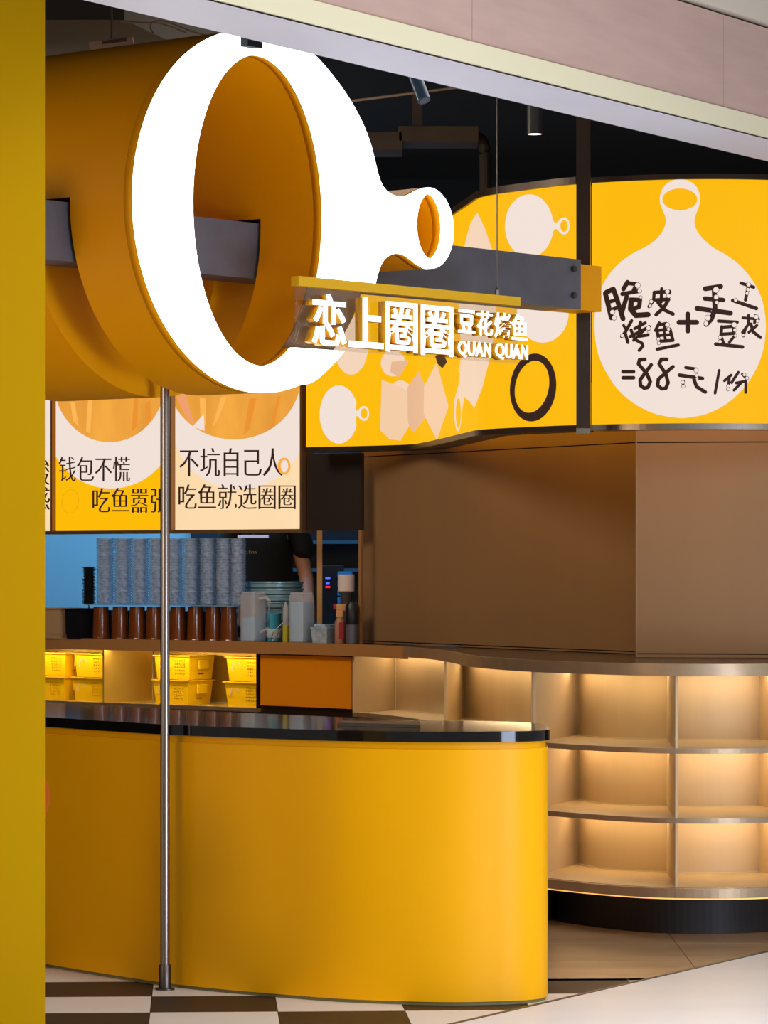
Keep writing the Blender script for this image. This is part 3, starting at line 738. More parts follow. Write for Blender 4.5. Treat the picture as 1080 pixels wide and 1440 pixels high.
decal('disc_print', [clip_box(ellipse(337, 598, 93, 90, 0, 80), 247.2, 423.5, 470, 760)], WH, m2, fM, .0035, 20)
shirt(m2, 330, 530, 94, 88, 247.5, 422, [[(282, 560), (290, 560), (291, 596), (284, 606)], [(392, 556), (396, 556), (386, 600), (380, 604)], [(312, 558), (320, 558), (308, 590), (300, 600)], [(352, 560), (362, 560), (352, 604), (344, 612)]])
decal('skin_print', [[(250, 558), (262, 552), (268, 575), (276, 600), (262, 586)]], lit('skin_film', (240, 160, 110), 1), m2, fM, .0064)
decal('sleeve_gap_print', [[(288, 582), (289, 606), (272, 600)]], WH, m2, fM, .0068)
words(m2, '不坑自己人', 253, 399, 630, 670); words(m2, '吃鱼就选圈圈', 252, 417, 681, 716)
decal('ring_print', [ellipse(401, 655.5, 9, 12), ellipse(401.5, 655.5, 5.2, 9)], ORNG, m2, fM, .008)
m1 = menu(78.5, 240.5, 'yellow menu light box with two lines of dark text, partly behind the steel pole', YL)
decal('disc_print', [clip_box(ellipse(157, 596, 90, 91, 0, 80), 79.2, 240, 470, 760)], WH, m1, fM, .0035, 20)
shirt(m1, 155, 530, 80, 92, 79.5, 238, [[(100, 565), (106, 565), (112, 600), (104, 592)], [(190, 560), (196, 560), (194, 600), (186, 608)], [(125, 562), (131, 562), (128, 610), (122, 606)], [(205, 570), (212, 562), (214, 590), (206, 596)]])
words(m1, '钱包不慌', 83.5, 184, 642, 677); words(m1, '吃鱼嚣张', 131, 238, 686, 721)
decal('ring_print', [ellipse(100, 705, 12, 17, 8), ellipse(100, 705, 11, 16, 8)], lit('ring_faint', (236, 170, 10), 1), m1, fM, .006)
m0 = menu(-60, 73.5, 'peach menu light box mostly hidden by the yellow wall on the left', PEACH)
decal('disc_print', [clip_box(ellipse(0, 596, 82, 92, 0, 80), -59, 73, 470, 760)], WH, m0, fM, .0035, 20)
words(m0, '人不酸', -18, 71.5, 645, 682); words(m0, '吃不惑', -18, 71.5, 684, 718)

# shaded fascia right of the menus, jamb of the hatch
a, b = mp_.s_of(430), mp_.s_of(506.5)
bm = along(mp_, a, b, -.01, -.03, 1.655, 2.038); fa = build('trim_3', bm, mat('shaded_fascia', (44, 32, 26), .5, .2)); fa['kind'] = 'structure'  # shade under the light box is put into the dark fascia colour
bm = along(mp_, mp_.s_of(503.2), mp_.s_of(507), -.005, -.02, 1.094, 1.655); build('trim_4', bm, BRONZE)['kind'] = 'structure'

# ------------------------------------------------------------------ kitchen
bm = BM(); box(bm, (-1.0, 20.6, .1), (4.2, 3.2, .3)); kf = build('floor', bm, mat('kitchen_floor', (90, 90, 90), .5)); kf['kind'] = 'structure'
bm = BM(); box(bm, (-1.35, 21.6, 1.75), (3.6, .06, 3.1)); kw = build('wall_far', bm, mat('kitchen_wall', (190, 214, 222), .5)); kw['kind'] = 'structure'
def on_top(x, d=0.0, z=1.094):
    """point on the worktop, d metres behind the front edge"""
    t = idx_at(x); a = lerp(KK, t); b = lerp(WW, t); v = Vector((b[0]-a[0], b[1]-a[1])).normalized()
    Y = a[1]+d*v.y; return (ray(x, Y), Y, z)
def pxr(w_, Y): return w_*Y/F/2
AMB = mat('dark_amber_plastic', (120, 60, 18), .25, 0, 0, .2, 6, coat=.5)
xs = [142, 169, 193, 217, 250, 275, 300, 322]
hfirst = .150
names = ['leftmost', 'second', 'third', 'fourth', 'fifth', 'sixth', 'seventh', 'rightmost']
CUP = mat('clear_cup_plastic', (176, 196, 222), .18, 0, 0, .35, 60, .8, (1, 1, 1), alpha=.5)
for i, x in enumerate(xs):
    p = on_top(x, .12); h = zz(853, p[1])-p[2]; r = pxr(24.5, p[1])
    t = thing('dark_tumbler', ('dark amber tumbler, %s in the row on the worktop from the wall' % names[i]), 'tumbler', p, 0, 'dark tumblers on the worktop')
    bm = BM(); lathe(bm, [(r*.98, 0), (r, .004), (r*.86, h-.003), (r*.8, h)], (0, 0, 0), 20); build('cup_wall', bm, AMB, t, local=True, smooth=True)
    bm = BM(); lathe(bm, [(r*1.03, 0), (r*1.06, .004), (r*1.03, .008)], (0, 0, 0), 20); build('rim', bm, AMB, t, local=True)
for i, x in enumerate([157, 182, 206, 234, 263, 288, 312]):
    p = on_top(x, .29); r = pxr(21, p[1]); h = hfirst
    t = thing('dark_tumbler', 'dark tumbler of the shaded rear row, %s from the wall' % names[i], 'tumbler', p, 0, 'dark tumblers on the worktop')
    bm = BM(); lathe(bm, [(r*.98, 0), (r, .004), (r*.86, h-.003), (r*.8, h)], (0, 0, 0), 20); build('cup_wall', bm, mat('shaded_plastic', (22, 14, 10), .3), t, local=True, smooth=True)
tra = on_top(235, .14, 0); Yt = tra[1]
pa, pb = on_top(132, .12), on_top(340, .12)
v = Vector((pb[0]-pa[0], pb[1]-pa[1])).normalized(); n = Vector((-v.y, v.x))
zt_ = zz(853, pa[1]); zt2 = p[2]
hs = [zz(853, on_top(x, .12)[1]) for x in xs]; ztray = max(hs)+.001
tr_ = thing('clear_tray', 'flat clear tray lying across the row of dark tumblers', 'tray', (tra[0], tra[1], ztray))
q4 = [(pa[0]-n.x*.06, pa[1]-n.y*.06), (pb[0]-n.x*.06, pb[1]-n.y*.06), (pb[0]+n.x*.1, pb[1]+n.y*.1), (pa[0]+n.x*.1, pa[1]+n.y*.1)]
TRAYM = mat('tray_clear', (150, 185, 205), .15, 0, 0, .1, 30, .3, alpha=.6)
build('tray_sheet', prism(BM(), q4, ztray, ztray+.006), TRAYM, tr_)
zc = ztray+.007
xs2 = [148, 173, 197, 221, 245, 269, 293, 316, 335]
nm = ['leftmost', 'second', 'third', 'fourth', 'fifth', 'sixth', 'seventh', 'eighth', 'rightmost']
for i, x in enumerate(xs2):
    p = on_top(x, .12); rr = pxr(25 if i < 8 else 22, p[1]); H = zz(757, p[1])-zc; nC = 24
    t = thing('cup_stack', '%s stack of nested clear plastic cups standing on the clear tray' % nm[i], 'cup stack', (p[0], p[1], zc), 0, 'stacks of clear cups')
    prof = []
    for k in range(nC):
        z0 = H*k/nC; dz = H/nC; j = random.uniform(-.0006, .0006)
        prof += [(rr*.90+j, z0), (rr*.99+j, z0+dz*.55), (rr+j, z0+dz*.62), (rr+j, z0+dz*.9), (rr*.9, z0+dz*.97)]
    bm = BM(); lathe(bm, prof, (0, 0, 0), 22); build('cup_rims', bm, CUP, t, local=True, smooth=True)
    bm = BM(); lathe(bm, [(rr*.5, 0), (rr*.62, H*.2), (rr*.62, H*.96), (rr*.5, H*.99)], (0, 0, 0), 14); build('inner_cups', bm, mat('cup_inner', (170, 188, 212), .3, 0, 0, .5, 70, .8, alpha=.7), t, local=True, smooth=True)
# steel container, black container, brush
def gastro(x0, x1, y0, m, name, label, h_px):
    p0, p1 = on_top(x0, .1), on_top(x1, .1); h = zz(y0, p0[1])-1.094
    cx, cy = (p0[0]+p1[0])/2, (p0[1]+p1[1])/2; wd = math.hypot(p1[0]-p0[0], p1[1]-p0[1]); rz = math.atan2(p1[1]-p0[1], p1[0]-p0[0])
    t = thing(name, label, 'container', (cx, cy, 1.094), rz)
    bm = BM(); g = bmesh.ops.create_cube(bm, size=1)['verts']
    for v_ in g:
        k = .9 if v_.co.z < 0 else 1.0; v_.co = Vector((v_.co.x*wd*k, v_.co.y*.16*k, (v_.co.z+.5)*h))
    tf = [f for f in bm.faces if f.normal.z > .9 or all(v_.co.z > h*.9 for v_ in f.verts)]
    r = bmesh.ops.inset_region(bm, faces=tf, thickness=.004)
    bmesh.ops.translate(bm, verts=list({v_ for f in tf for v_ in f.verts}), vec=(0, 0, -h*.85))
    build('pan_body', bm, m, t, local=True)
    bm = BM()
    for sx, sy, lx, ly in ((0, .083, wd+.02, .012), (0, -.083, wd+.02, .012), (wd/2+.004, 0, .012, .16), (-wd/2-.004, 0, .012, .16)): box(bm, (sx, sy, h), (lx, ly, .005))
    build('rim', bm, m, t, local=True)
    return t
gastro(66, 98, 855, mat('pan_tan', (232, 188, 140), .35, .4), 'steel_container', 'small tapered steel food container on the worktop beside the yellow wall', 0)
gastro(106, 127, 856, mat('black_plastic', (18, 20, 24), .4), 'black_container', 'small black food container between steel container and tumblers', 0)
p = on_top(125, .36); zb_ = zz(850, p[1])
bt = thing('bottle_brush', 'upright black bristle brush left of the clear cup stacks', 'brush', (p[0], p[1], 1.094))
bm = BM(); tube(bm, [(0, 0, 0), (0, 0, zz(800, p[1])-1.094)], .004, 8); build('handle', bm, STEELN, bt, local=True)
bm = BM()
z0, z1 = zb_-1.094, zz(797, p[1])-1.094
for k in range(26):
    zk = z0+(z1-z0)*k/26
    for j in range(14):
        a = random.uniform(0, 6.28); r = .034+random.uniform(-.004, .004)
        tube(bm, [(0, 0, zk), (r*math.cos(a), r*math.sin(a), zk+.004)], .0025, 4)
lathe(bm, [(.026, z0), (.026, z1)], (0, 0, 0), 12)
build('bristles', bm, mat('bristle_black', (6, 6, 8), .9), bt, local=True, kind='stuff')
# water jugs
JUG = mat('frosted_jug_plastic', (236, 230, 232), .25, 0, 0, .05, 8, alpha=.36); WAT = mat('jug_water', (150, 205, 240), .1, 0, 0, .05, 8, alpha=.85)
def jug(x0, x1, yt, label, level, hand=True, dd=.07):
    xm = (x0+x1)/2; p = on_top(xm, dd); W = (x1-x0)*p[1]/F; H = zz(yt, p[1])-1.094
    t = thing('water_jug', label, 'jug', p, -.7, 'frosted jugs on the worktop')
    w2 = W*.78
    bm = BM(); box(bm, (0, 0, H/2), (w2, w2*.9, H), 0, .014); build('jug_body', bm, JUG, t, local=True, smooth=True)
    bm = BM(); box(bm, (0, 0, H*level/2+.006), (w2*.88, w2*.78, H*level), 0, .01); build('water', bm, WAT, t, local=True, smooth=True)
    bm = BM(); box(bm, (0, 0, H+.004), (w2*.86, w2*.78, .014), 0, .004); build('lid', bm, JUG, t, local=True)
    if hand:
        bm = BM(); tube(bm, [(w2*.48, 0, H*.9), (w2*.5+.035, 0, H*.93), (w2*.5+.06, 0, H*.86), (w2*.5+.055, 0, H*.3), (w2*.48, 0, H*.2)], .008, 8); build('handle', bm, JUG, t, local=True, smooth=True)
jug(338, 374, 835, 'frosted plastic water jug with side handle, half full of water, right of the cup stacks', .5)
jug(406, 442, 836, 'frosted plastic jug filled nearly to the top, right of the yellow tipped bottle', .82, False)
# slim bottle with yellow content
p = on_top(402, .08); sb = thing('slim_bottle', 'slim clear squeeze bottle with yellow liquid between the two jugs', 'bottle', p)
H = zz(846, p[1])-1.094
bm = BM(); lathe(bm, [(.014, 0), (.016, .004), (.016, H*.86), (.008, H*.93), (.004, H)], (0, 0, 0), 14); build('bottle_wall', bm, JUG, sb, local=True, smooth=True)
bm = BM(); lathe(bm, [(.0165, .002), (.0168, .01), (.0168, H*.42)], (0, 0, 0), 14); build('liquid', bm, mat('yellow_liquid', (190, 180, 40), .3), sb, local=True)
# small cyan pot and whisk loop
p = on_top(385, .21); cp = thing('cyan_tub', 'small cyan plastic tub behind the jug handle', 'tub', p); H = zz(862, p[1])-1.094
bm = BM(); lathe(bm, [(.028, 0), (.034, .005), (.036, H*.9), (.038, H*.92), (.038, H)], (0, 0, 0), 16); build('tub_wall', bm, mat('cyan_plastic', (70, 170, 200), .3), cp, local=True, smooth=True)
bm = BM(); lathe(bm, [(.037, .02), (.0385, .022), (.0385, H*.45)], (0, 0, 0), 16); build('tub_label', bm, mat('label_white', (205, 205, 210), .5), cp, local=True)
p = on_top(390, .04); wl = thing('wire_whisk', 'thin wire loop leaning against the slim bottle', 'whisk', p)
bm = BM(); tube(bm, spline([(-.03, 0, .004), (-.02, 0, .05), (.03, 0, .10), (.045, 0, .115), (.03, 0, .085), (-.005, 0, .03), (-.03, 0, .004)], 5), .0022, 6); build('wire_loop', bm, STEELN, wl, local=True)
bm = BM(); tube(bm, [(.04, 0, .11), (.062, 0, .128)], .005, 8); build('handle', bm, mat('whisk_grip', (110, 60, 40), .5), wl, local=True)
# crumpled clear box
p = on_top(455, .07); cl = thing('clear_takeout_box', 'small clear crinkled takeout box beside the second jug', 'box', p, -.6); H = zz(877, p[1])-1.094
bm = BM(); g = bmesh.ops.create_cube(bm, size=1)['verts']
for v_ in g: k = .85 if v_.co.z < 0 else 1; v_.co = Vector((v_.co.x*.10*k, v_.co.y*.08*k, (v_.co.z+.5)*H*.75))
bmesh.ops.subdivide_edges(bm, edges=bm.edges, cuts=3, use_grid_fill=True)
for v_ in bm.verts: v_.co += Vector((random.uniform(-.002, .002), random.uniform(-.002, .002), 0))
build('box_body', bm, mat('crinkle_clear', (180, 195, 210), .15, 0, 0, .3, 40, .5, alpha=.7), cl, local=True)
bm = BM(); box(bm, (0, 0, H*.78), (.106, .086, .008), 0, .002); box(bm, (-.01, 0, H*.88), (.07, .05, H*.18), 0, .006); build('lid', bm, MATS['crinkle_clear'], cl, local=True)
# spray torch bottle and cup
p = on_top(478, .07); H = zz(866, p[1])-1.094; tb = thing('gas_torch', 'slim can with red side label and nozzle head standing at the hatch edge', 'torch', p)
bm = BM(); lathe(bm, [(.024, 0), (.026, .003), (.026, H*.78), (.018, H*.9), (.014, H*.94)], (0, 0, 0), 18); build('can', bm, mat('can_tan', (170, 120, 96), .35), tb, local=True, smooth=True)
bm = BM(); box(bm, (.008, -.021, H*.48), (.026, .012, H*.6), 0, .003); build('can_label', bm, mat('label_red', (150, 14, 24), .4), tb, local=True)
bm = BM(); box(bm, (0, 0, H*.94+.018), (.036, .03, .036), 0, .006); box(bm, (.006, 0, H*.94+.05), (.05, .026, .034), .1, .006); build('torch_head', bm, mat('head_beige', (210, 150, 90), .4), tb, local=True)
bm = BM(); box(bm, (-.026, 0, H*.94+.052), (.012, .02, .024), 0, .003); box(bm, (.036, 0, H*.94+.058), (.014, .022, .03), 0, .003); build('trigger', bm, mat('torch_red', (190, 20, 16), .4), tb, local=True)
bm = BM(); tube(bm, [(.04, 0, H*.94+.06), (.085, -.02, H*.94+.07)], .004, 8); build('nozzle', bm, STEEL, tb, local=True)
p = on_top(495, .10); H = zz(866, p[1])-1.094; bc = thing('black_bottle', 'squat bottle with black upper part behind the gas torch at the hatch jamb', 'bottle', p)
bm = BM(); lathe(bm, [(.026, 0), (.03, .004), (.03, H*.78)], (0, 0, 0), 18); build('bottle_base', bm, mat('grey_plastic', (90, 90, 104), .3), bc, local=True, smooth=True)
bm = BM(); lathe(bm, [(.032, H*.7), (.033, H*.72), (.033, H*1.35), (.02, H*1.5)], (0, 0, 0), 18); build('bottle_cap', bm, MATS['black_plastic'], bc, local=True, smooth=True)
# rear kitchen bench, cabinet, trays, paper roll, display, brown post
kb = thing('rear_bench', 'dark teal kitchen bench at the back seen through the hatch', 'bench', (-.55, 19.9, .25))
bm = BM(); box(bm, (-1.0, 20.2, .68), (2.6, .6, .86)); build('bench_body', bm, mat('teal_steel', (60, 84, 92), .35, .4), kb)
bm = BM(); box(bm, (-1.0, 20.2, 1.125), (2.66, .66, .03), 0, .004); build('bench_top', bm, mat('teal_steel_top', (110, 140, 150), .25, .8), kb)
kc = thing('dark_shelf_rack', 'dark blue kitchen shelf rack behind the jugs', 'shelf', (-.5, 21.3, .25))
bm = BM(); box(bm, (-.55, 21.45, 1.5), (1.3, .06, 2.5)); build('rack_back', bm, mat('rack_blue', (16, 30, 44), .6), kc)
for z in (1.45, 1.62, 1.9):
    bm = BM(); box(bm, (-.3, 21.25, z), (.8, .34, .02)); build('rack_shelf', bm, mat('rack_teal', (40, 90, 110), .4, .3), kc)
Yq = 20.3; tz = 1.14
tt = thing('tray_pile', 'short pile of round steel trays behind the first jug', 'trays', on_top(386, .48))
for k in range(9):
    bm = BM(); lathe(bm, [(.138, 0), (.144, .004), (.146, .024), (.152, .026), (.152, .031)], (0, 0, k*.034), 28); build('steel_tray', bm, mat('tray_steel', (150, 190, 205), .3, .4), tt, local=True, smooth=True)
pj_ = on_top(449.5, .5); ya = pj_[1]; pr = thing('hatch_post', 'slender brown post standing in the kitchen behind the jugs', 'post', (ray(449.5, ya), ya, 1.094))
bm = BM(); box(bm, (ray(449.5, ya), ya, 1.45), (.026, .026, .712)); build('post_shaft', bm, mat('tan_post', (205, 150, 84), .5), pr)
yb2 = 19.9; pj = thing('blue_box_stack', 'small bright blue ribbed box on the rear bench', 'box', (ray(484, yb2), yb2, 1.14))
bm = BM()
for k in range(6): box(bm, (ray(485, yb2), yb2+.06, 1.14+.033+k*.05), (.085, .09, .04), 0, .004)
build('box_body', bm, mat('bright_blue', (60, 150, 205), .4), pj)
YR = on_top(487, .33)[1]
rl = thing('paper_roll', 'white paper roll on top of the small round tin behind the torch', 'paper roll', (ray(487, YR), YR, 1.33))
bm = BM(); zr0, zr1 = zz(832, YR), zz(808, YR); lathe(bm, [(.012, zr0), (.038, zr0), (.041, zr0+.004), (.041, zr1-.004), (.038, zr1), (.012, zr1)], (ray(487, YR), YR, 0), 22); build('paper', bm, mat('paper_white', (226, 206, 200), .8), rl, smooth=False)
rt = thing('tin_stand', 'dark upright tin holding the paper roll', 'tin', (ray(487, YR), YR, 1.094))
bm = BM(); lathe(bm, [(.04, 0), (.04, .01), (.03, .02), (.03, zr0-1.094-.012), (.036, zr0-1.094-.01), (.036, zr0-1.094)], (0, 0, 0), 16); build('tin_body', bm, DARK2, rt, local=True)
dp = thing('appliance_display', 'black kitchen appliance with two blue lights and one red light', 'appliance', (ray(464, 20.6), 20.6, 1.14))
bm = BM(); box(bm, (ray(468, 20.2), 20.2, 1.31), (.13, .2, .34), 0, .005); build('appliance_case', bm, MATS['black_plastic'], dp)
for y, w_, col in ((813, .028, (70, 90, 255)), (820, .02, (70, 90, 255)), (825.5, .026, (255, 30, 20))):
    bm = BM(); box(bm, (ray(461, 20.09), 20.095, zz(y, 20.09)), (w_, .01, .010)); build('indicator_light', bm, mat('led_%d' % col[0], col, .5, 0, 1.6), dp)
# lamp strip in kitchen
kl = thing('kitchen_tube_light', 'slim pale tube light high behind the hatch', 'light', (ray(355, 20), 20, 1.66))
bm = BM(); box(bm, (ray(356, 19.0), 19.0, zz(754.5, 19.0)), (.17, .03, .016), -.1, .003); build('tube_cover', bm, mat('tube_glow', (170, 180, 230), .5, 0, .6), kl)
bm = BM(); box(bm, (ray(356, 19.0), 19.0, 2.3), (.01, .01, 1.3)); build('hanger', bm, DARK2, kl)
# ------------------------------------------------------------------ kitchen worker
wk = thing('person', 'kitchen worker in a black t-shirt, one forearm lowered, seen through the hatch', 'person', (-.67, 19.35, .25))
def skin(name, verts, edges, radii, m, sub_=2, root=0):
    me = bpy.data.meshes.new(name); me.from_pydata(verts, edges, []); me.materials.append(m)
    o = bpy.data.objects.new(name, me); COL.objects.link(o); o.parent = wk; WM[o.name] = wm(wk)
    sk = o.modifiers.new('skin', 'SKIN'); sk.use_smooth_shade = True
    for i, r in enumerate(radii):
        me.skin_vertices[0].data[i].radius = r if isinstance(r, tuple) else (r, r); me.skin_vertices[0].data[i].use_root = (i == root)
    sm = o.modifiers.new('sub', 'SUBSURF'); sm.levels = sub_; sm.render_levels = sub_
    return o
SKIN = mat('skin_tone', (206, 150, 126), .5, 0, 0, .04, 10); SHIRT = mat('black_cotton', (12, 12, 14), .85, 0, 0, .2, 20); TROU = mat('dark_trousers', (26, 28, 36), .8)
hh = lambda v: v
V = [(0, 0, .95), (0, 0, 1.15), (0, 0, 1.33), (0, 0, 1.44), (0, -.01, 1.53), (0, -.02, 1.60), (0, -.03, 1.68),   # pelvis..head
     (.17, 0, 1.42), (.235, -.02, 1.16), (.255, -.16, .97), (.258, -.21, .90),     # right side arm
     (-.17, 0, 1.42), (-.24, -.02, 1.15), (-.2, -.2, 1.02), (-.19, -.26, 1.0),
     (.09, 0, .88), (.10, .01, .48), (.10, .02, .09), (.10, -.11, .035), (-.09, 0, .88), (-.10, .01, .48), (-.10, .02, .09), (-.10, -.11, .035)]
E = [(0, 1), (1, 2), (2, 3), (3, 4), (4, 5), (5, 6), (3, 7), (7, 8), (8, 9), (9, 10), (3, 11), (11, 12), (12, 13), (13, 14), (0, 15), (15, 16), (16, 17), (17, 18), (0, 19), (19, 20), (20, 21), (21, 22)]
RD = [(.15, .11), (.13, .1), (.16, .11), (.13, .09), .052, .075, .085, .055, .043, .034, .03, .055, .043, .034, .03, .085, .055, .04, .035, .085, .055, .04, .035]
body = skin('body', V, E, RD, SKIN)
SV = [(0, 0, .92), (0, 0, 1.15), (0, 0, 1.33), (0, 0, 1.455), (.185, 0, 1.43), (.235, -.01, 1.25), (-.185, 0, 1.43), (-.235, -.01, 1.25)]
skin('t_shirt', SV, [(0, 1), (1, 2), (2, 3), (3, 4), (4, 5), (3, 6), (6, 7)], [(.18, .135), (.165, .13), (.185, .135), (.12, .095), .078, .068, .078, .068], SHIRT)
skin('trousers', [(0, 0, .96), (.095, 0, .86), (.10, .01, .48), (.10, .02, .10), (-.095, 0, .86), (-.10, .01, .48), (-.10, .02, .10)], [(0, 1), (1, 2), (2, 3), (0, 4), (4, 5), (5, 6)], [(.17, .125), .1, .075, .06, .1, .075, .06], TROU)
bm = BM(); lathe(bm, [(.02, 0), (.07, .02), (.095, .07), (.1, .12), (.085, .17), (.05, .2), (.01, .21)], (0, -.02, 1.62), 18); build('hair', bm, mat('black_hair', (10, 9, 9), .6), wk, local=True, smooth=True)
for sx in (.255, -.19):     # hands
    hv = [(sx, -.22 if sx > 0 else -.27, .89 if sx > 0 else 1.0)]; he = []; hrd = [.026]
    bx_, by_, bz_ = hv[0]
    for k in range(4):
        i0 = len(hv); ox = (k-1.5)*.019
        hv += [(bx_+ox, by_-.05, bz_-.04), (bx_+ox, by_-.075-.004*(k % 2), bz_-.065), (bx_+ox, by_-.08, bz_-.095+.006*(k == 3))]
        he += [(0, i0), (i0, i0+1), (i0+1, i0+2)]; hrd += [.012, .009, .008]
    i0 = len(hv); s_ = -1 if sx > 0 else 1
    hv += [(bx_+s_*.035, by_-.025, bz_-.01), (bx_+s_*.045, by_-.055, bz_-.035)]; he += [(0, i0), (i0, i0+1)]; hrd += [.013, .01]
    skin('hand', hv, he, hrd, SKIN, 1)
L = fit(text_loops('t.fm'), -.02, 1.295, .05, 1.315)
bm = fill2d(L, .002); bmesh.ops.transform(bm, matrix=Matrix.Translation((-.09, -.145, 0)) @ Matrix(((1, 0, 0, 0), (0, 0, -1, 0), (0, 1, 0, 0), (0, 0, 0, 1))), verts=bm.verts)
build('shirt_print', bm, mat('gold_print', (160, 150, 50), .5), wk, local=True)

# ------------------------------------------------------------------ yellow baskets
YB = mat('yellow_plastic', (246, 200, 10), .35, 0, 0, .02, 6)
def make_basket(label):
    W, D, H = .255, .19, .125
    t = thing('yellow_basket', label, 'basket', (0, 0, 0), 0, 'yellow baskets stacked on the lit shelf')
    bm = BM()
    def wl_(a, b, nu, nv, holes):
        """wall from a to b at the base, flaring upward; holes: set of (i,j) cells left open"""
        k = 1.12
        g = [[bm.verts.new(((a[0]+(b[0]-a[0])*i/nu)*(1+(k-1)*j/nv), (a[1]+(b[1]-a[1])*i/nu)*(1+(k-1)*j/nv), H*j/nv)) for i in range(nu+1)] for j in range(nv+1)]
        for j in range(nv):
            for i in range(nu):
                if (i, j) not in holes: bm.faces.new((g[j][i], g[j][i+1], g[j+1][i+1], g[j+1][i]))
    w_, d_ = W*.89/2, D*.89/2
    fh = {(i, j) for i in range(17, 27, 2) for j in range(3, 13, 2)}
    wl_((-w_, -d_), (w_, -d_), 30, 15, fh); wl_((w_, d_), (-w_, d_), 30, 15, fh)
    sh = {(i, 3) for i in range(9, 15)}
    wl_((w_, -d_), (w_, d_), 24, 15, sh); wl_((-w_, d_), (-w_, -d_), 24, 15, sh)
    bm.faces.new([bm.verts.new((x, y, 0)) for x, y in ((-w_, -d_), (w_, -d_), (w_, d_), (-w_, d_))])
    bmesh.ops.remove_doubles(bm, verts=bm.verts, dist=1e-4)
    bmesh.ops.solidify(bm, geom=bm.faces[:], thickness=.003)
    build('basket_body', bm, YB, t, local=True)
    bm = BM(); x, y = w_*1.12, d_*1.12
    for sx, sy, lx, ly in ((0, y+.004, 2*x+.02, .012), (0, -y-.004, 2*x+.02, .012), (x+.004, 0, .012, 2*y+.02), (-x-.004, 0, .012, 2*y+.02)): box(bm, (sx, sy, H-.003), (lx, ly, .007), 0, .002)
    build('rim', bm, YB, t, local=True)
    bm = BM(); box(bm, (x+.010, 0, H*.62), (.012, .075, .05), 0, .005); build('side_grip', bm, YB, t, local=True)
    bm = BM()
    xe = -w_*.55
    for k in range(10):
        a0, a1 = math.pi*(.15+.2*k/2), math.pi*(.15+.2*(k+1)/2)
        box(bm, (xe+.028*math.cos(a0), -d_*1.075, H*.5+.035*math.sin(a0)), (.012, .003, .012), 0, 0, (0, -a0, 0))
    bx2 = build('embossed_ring', bm, mat('emboss_highlight', (236, 196, 120), .5), t, local=True)  # highlight on the embossing is put into the paler colour
    return t, H
def dup(root, loc, rz, label):
    r = root.copy(); COL.objects.link(r); r.location = loc; r.rotation_euler = (0, 0, rz); r['label'] = label
    for ch in list(root.children): c = ch.copy(); COL.objects.link(c); c.parent = r
    return r
rzb = math.atan2(-.65, .76)
first, BH = make_basket('')
spots = [(46, .13, 'beside the yellow wall, mostly hidden'), (104, .135, 'left of the shelf divider'), (217, .14, 'right of the divider, behind the steel pole'), (319, .14, 'next to the orange cabinet')]
done = False
for x, d, tx in spots:
    t = idx_at(x); a = lerp(KK, t); b = lerp(BB, t); v = Vector((b[0]-a[0], b[1]-a[1])).normalized()
    for lv in range(2):
        kx = .004*(1 if lv else -1)
        loc = (a[0]+v.x*(d+.085)+kx, a[1]+v.y*(d+.085), .7595+lv*(BH+.003))
        lab = ('upper' if lv else 'lower')+' yellow plastic basket of the stack '+tx
        if not done: first.location = loc; first.rotation_euler = (0, 0, rzb); first['label'] = lab; done = True
        else: dup(first, loc, rzb, lab)

# ------------------------------------------------------------------ lamps, ducts, cables under the dark ceiling
Y1 = 14.2
dn = thing('ceiling_downlight', 'black cylinder downlight with glowing bottom left of the post', 'light', (ray(752, Y1), Y1, zz(190, Y1)))
r = pxr(22, Y1); z0, z1 = zz(189, Y1), 4.0
bm = BM(); lathe(bm, [(r*.8, z0+.02), (r, z0), (r, z0+.26), (r*.3, z0+.27), (r*.3, z1)], (ray(752, Y1), Y1, 0), 24); build('lamp_body', bm, mat('lamp_black', (30, 28, 28), .4), dn, smooth=True)
bm = BM(); lathe(bm, [(.001, z0+.001), (r*.86, z0+.001), (r*.86, z0+.006), (.001, z0+.006)], (ray(752, Y1), Y1, 0), 24, False); build('lamp_lens', bm, mat('lamp_glow', (255, 225, 200), .5, 0, 3), dn)
Y2 = 13.4
sp = thing('track_spotlight', 'tilted blue-lit spotlight cylinder right of the lit ring', 'light', (ray(583, Y2), Y2, zz(90, Y2)))
a = Vector((ray(581, Y2), Y2, zz(100, Y2))); b = Vector((ray(596, Y2), Y2-.06, zz(144, Y2)))
bm = BM(); tube(bm, [a+(a-b)*.2, b], .026, 20); build('lamp_body', bm, mat('spot_blue_lit', (84, 112, 140), .35, .4), sp, smooth=True)  # blue light falling on the lamp is put into its colour
bm = BM(); tube(bm, [a, (a.x, a.y, 4.0)], .007, 8); build('lamp_stem', bm, DARK2, sp)
bm = BM(); tube(bm, [b, b+(b-a)*.02], .021, 16); build('lamp_lens', bm, mat('lens_dark', (110, 120, 135), .2), sp)
du = thing('ceiling_duct', 'brown grey duct hanging in the dark behind the ring sign', 'duct', (ray(600, 17.5), 17.5, zz(200, 17.5)))
DCT = mat('duct_brown', (66, 52, 44), .6, 0, 0, .2, 5)
Yd = 17.5
bm = BM(); pts = [(515, 205), (560, 203), (562, 198), (672, 190)]
for (xa, xb, yc, hpx) in ((512, 566, 203, 26), (560, 672, 193, 22)):
    box(bm, ((ray(xa, Yd)+ray(xb, Yd))/2, Yd, zz(yc, Yd)), (ray(xb, Yd)-ray(xa, Yd), .3, hpx*Yd/F), 0, .004)
build('duct_run', bm, DCT, du)
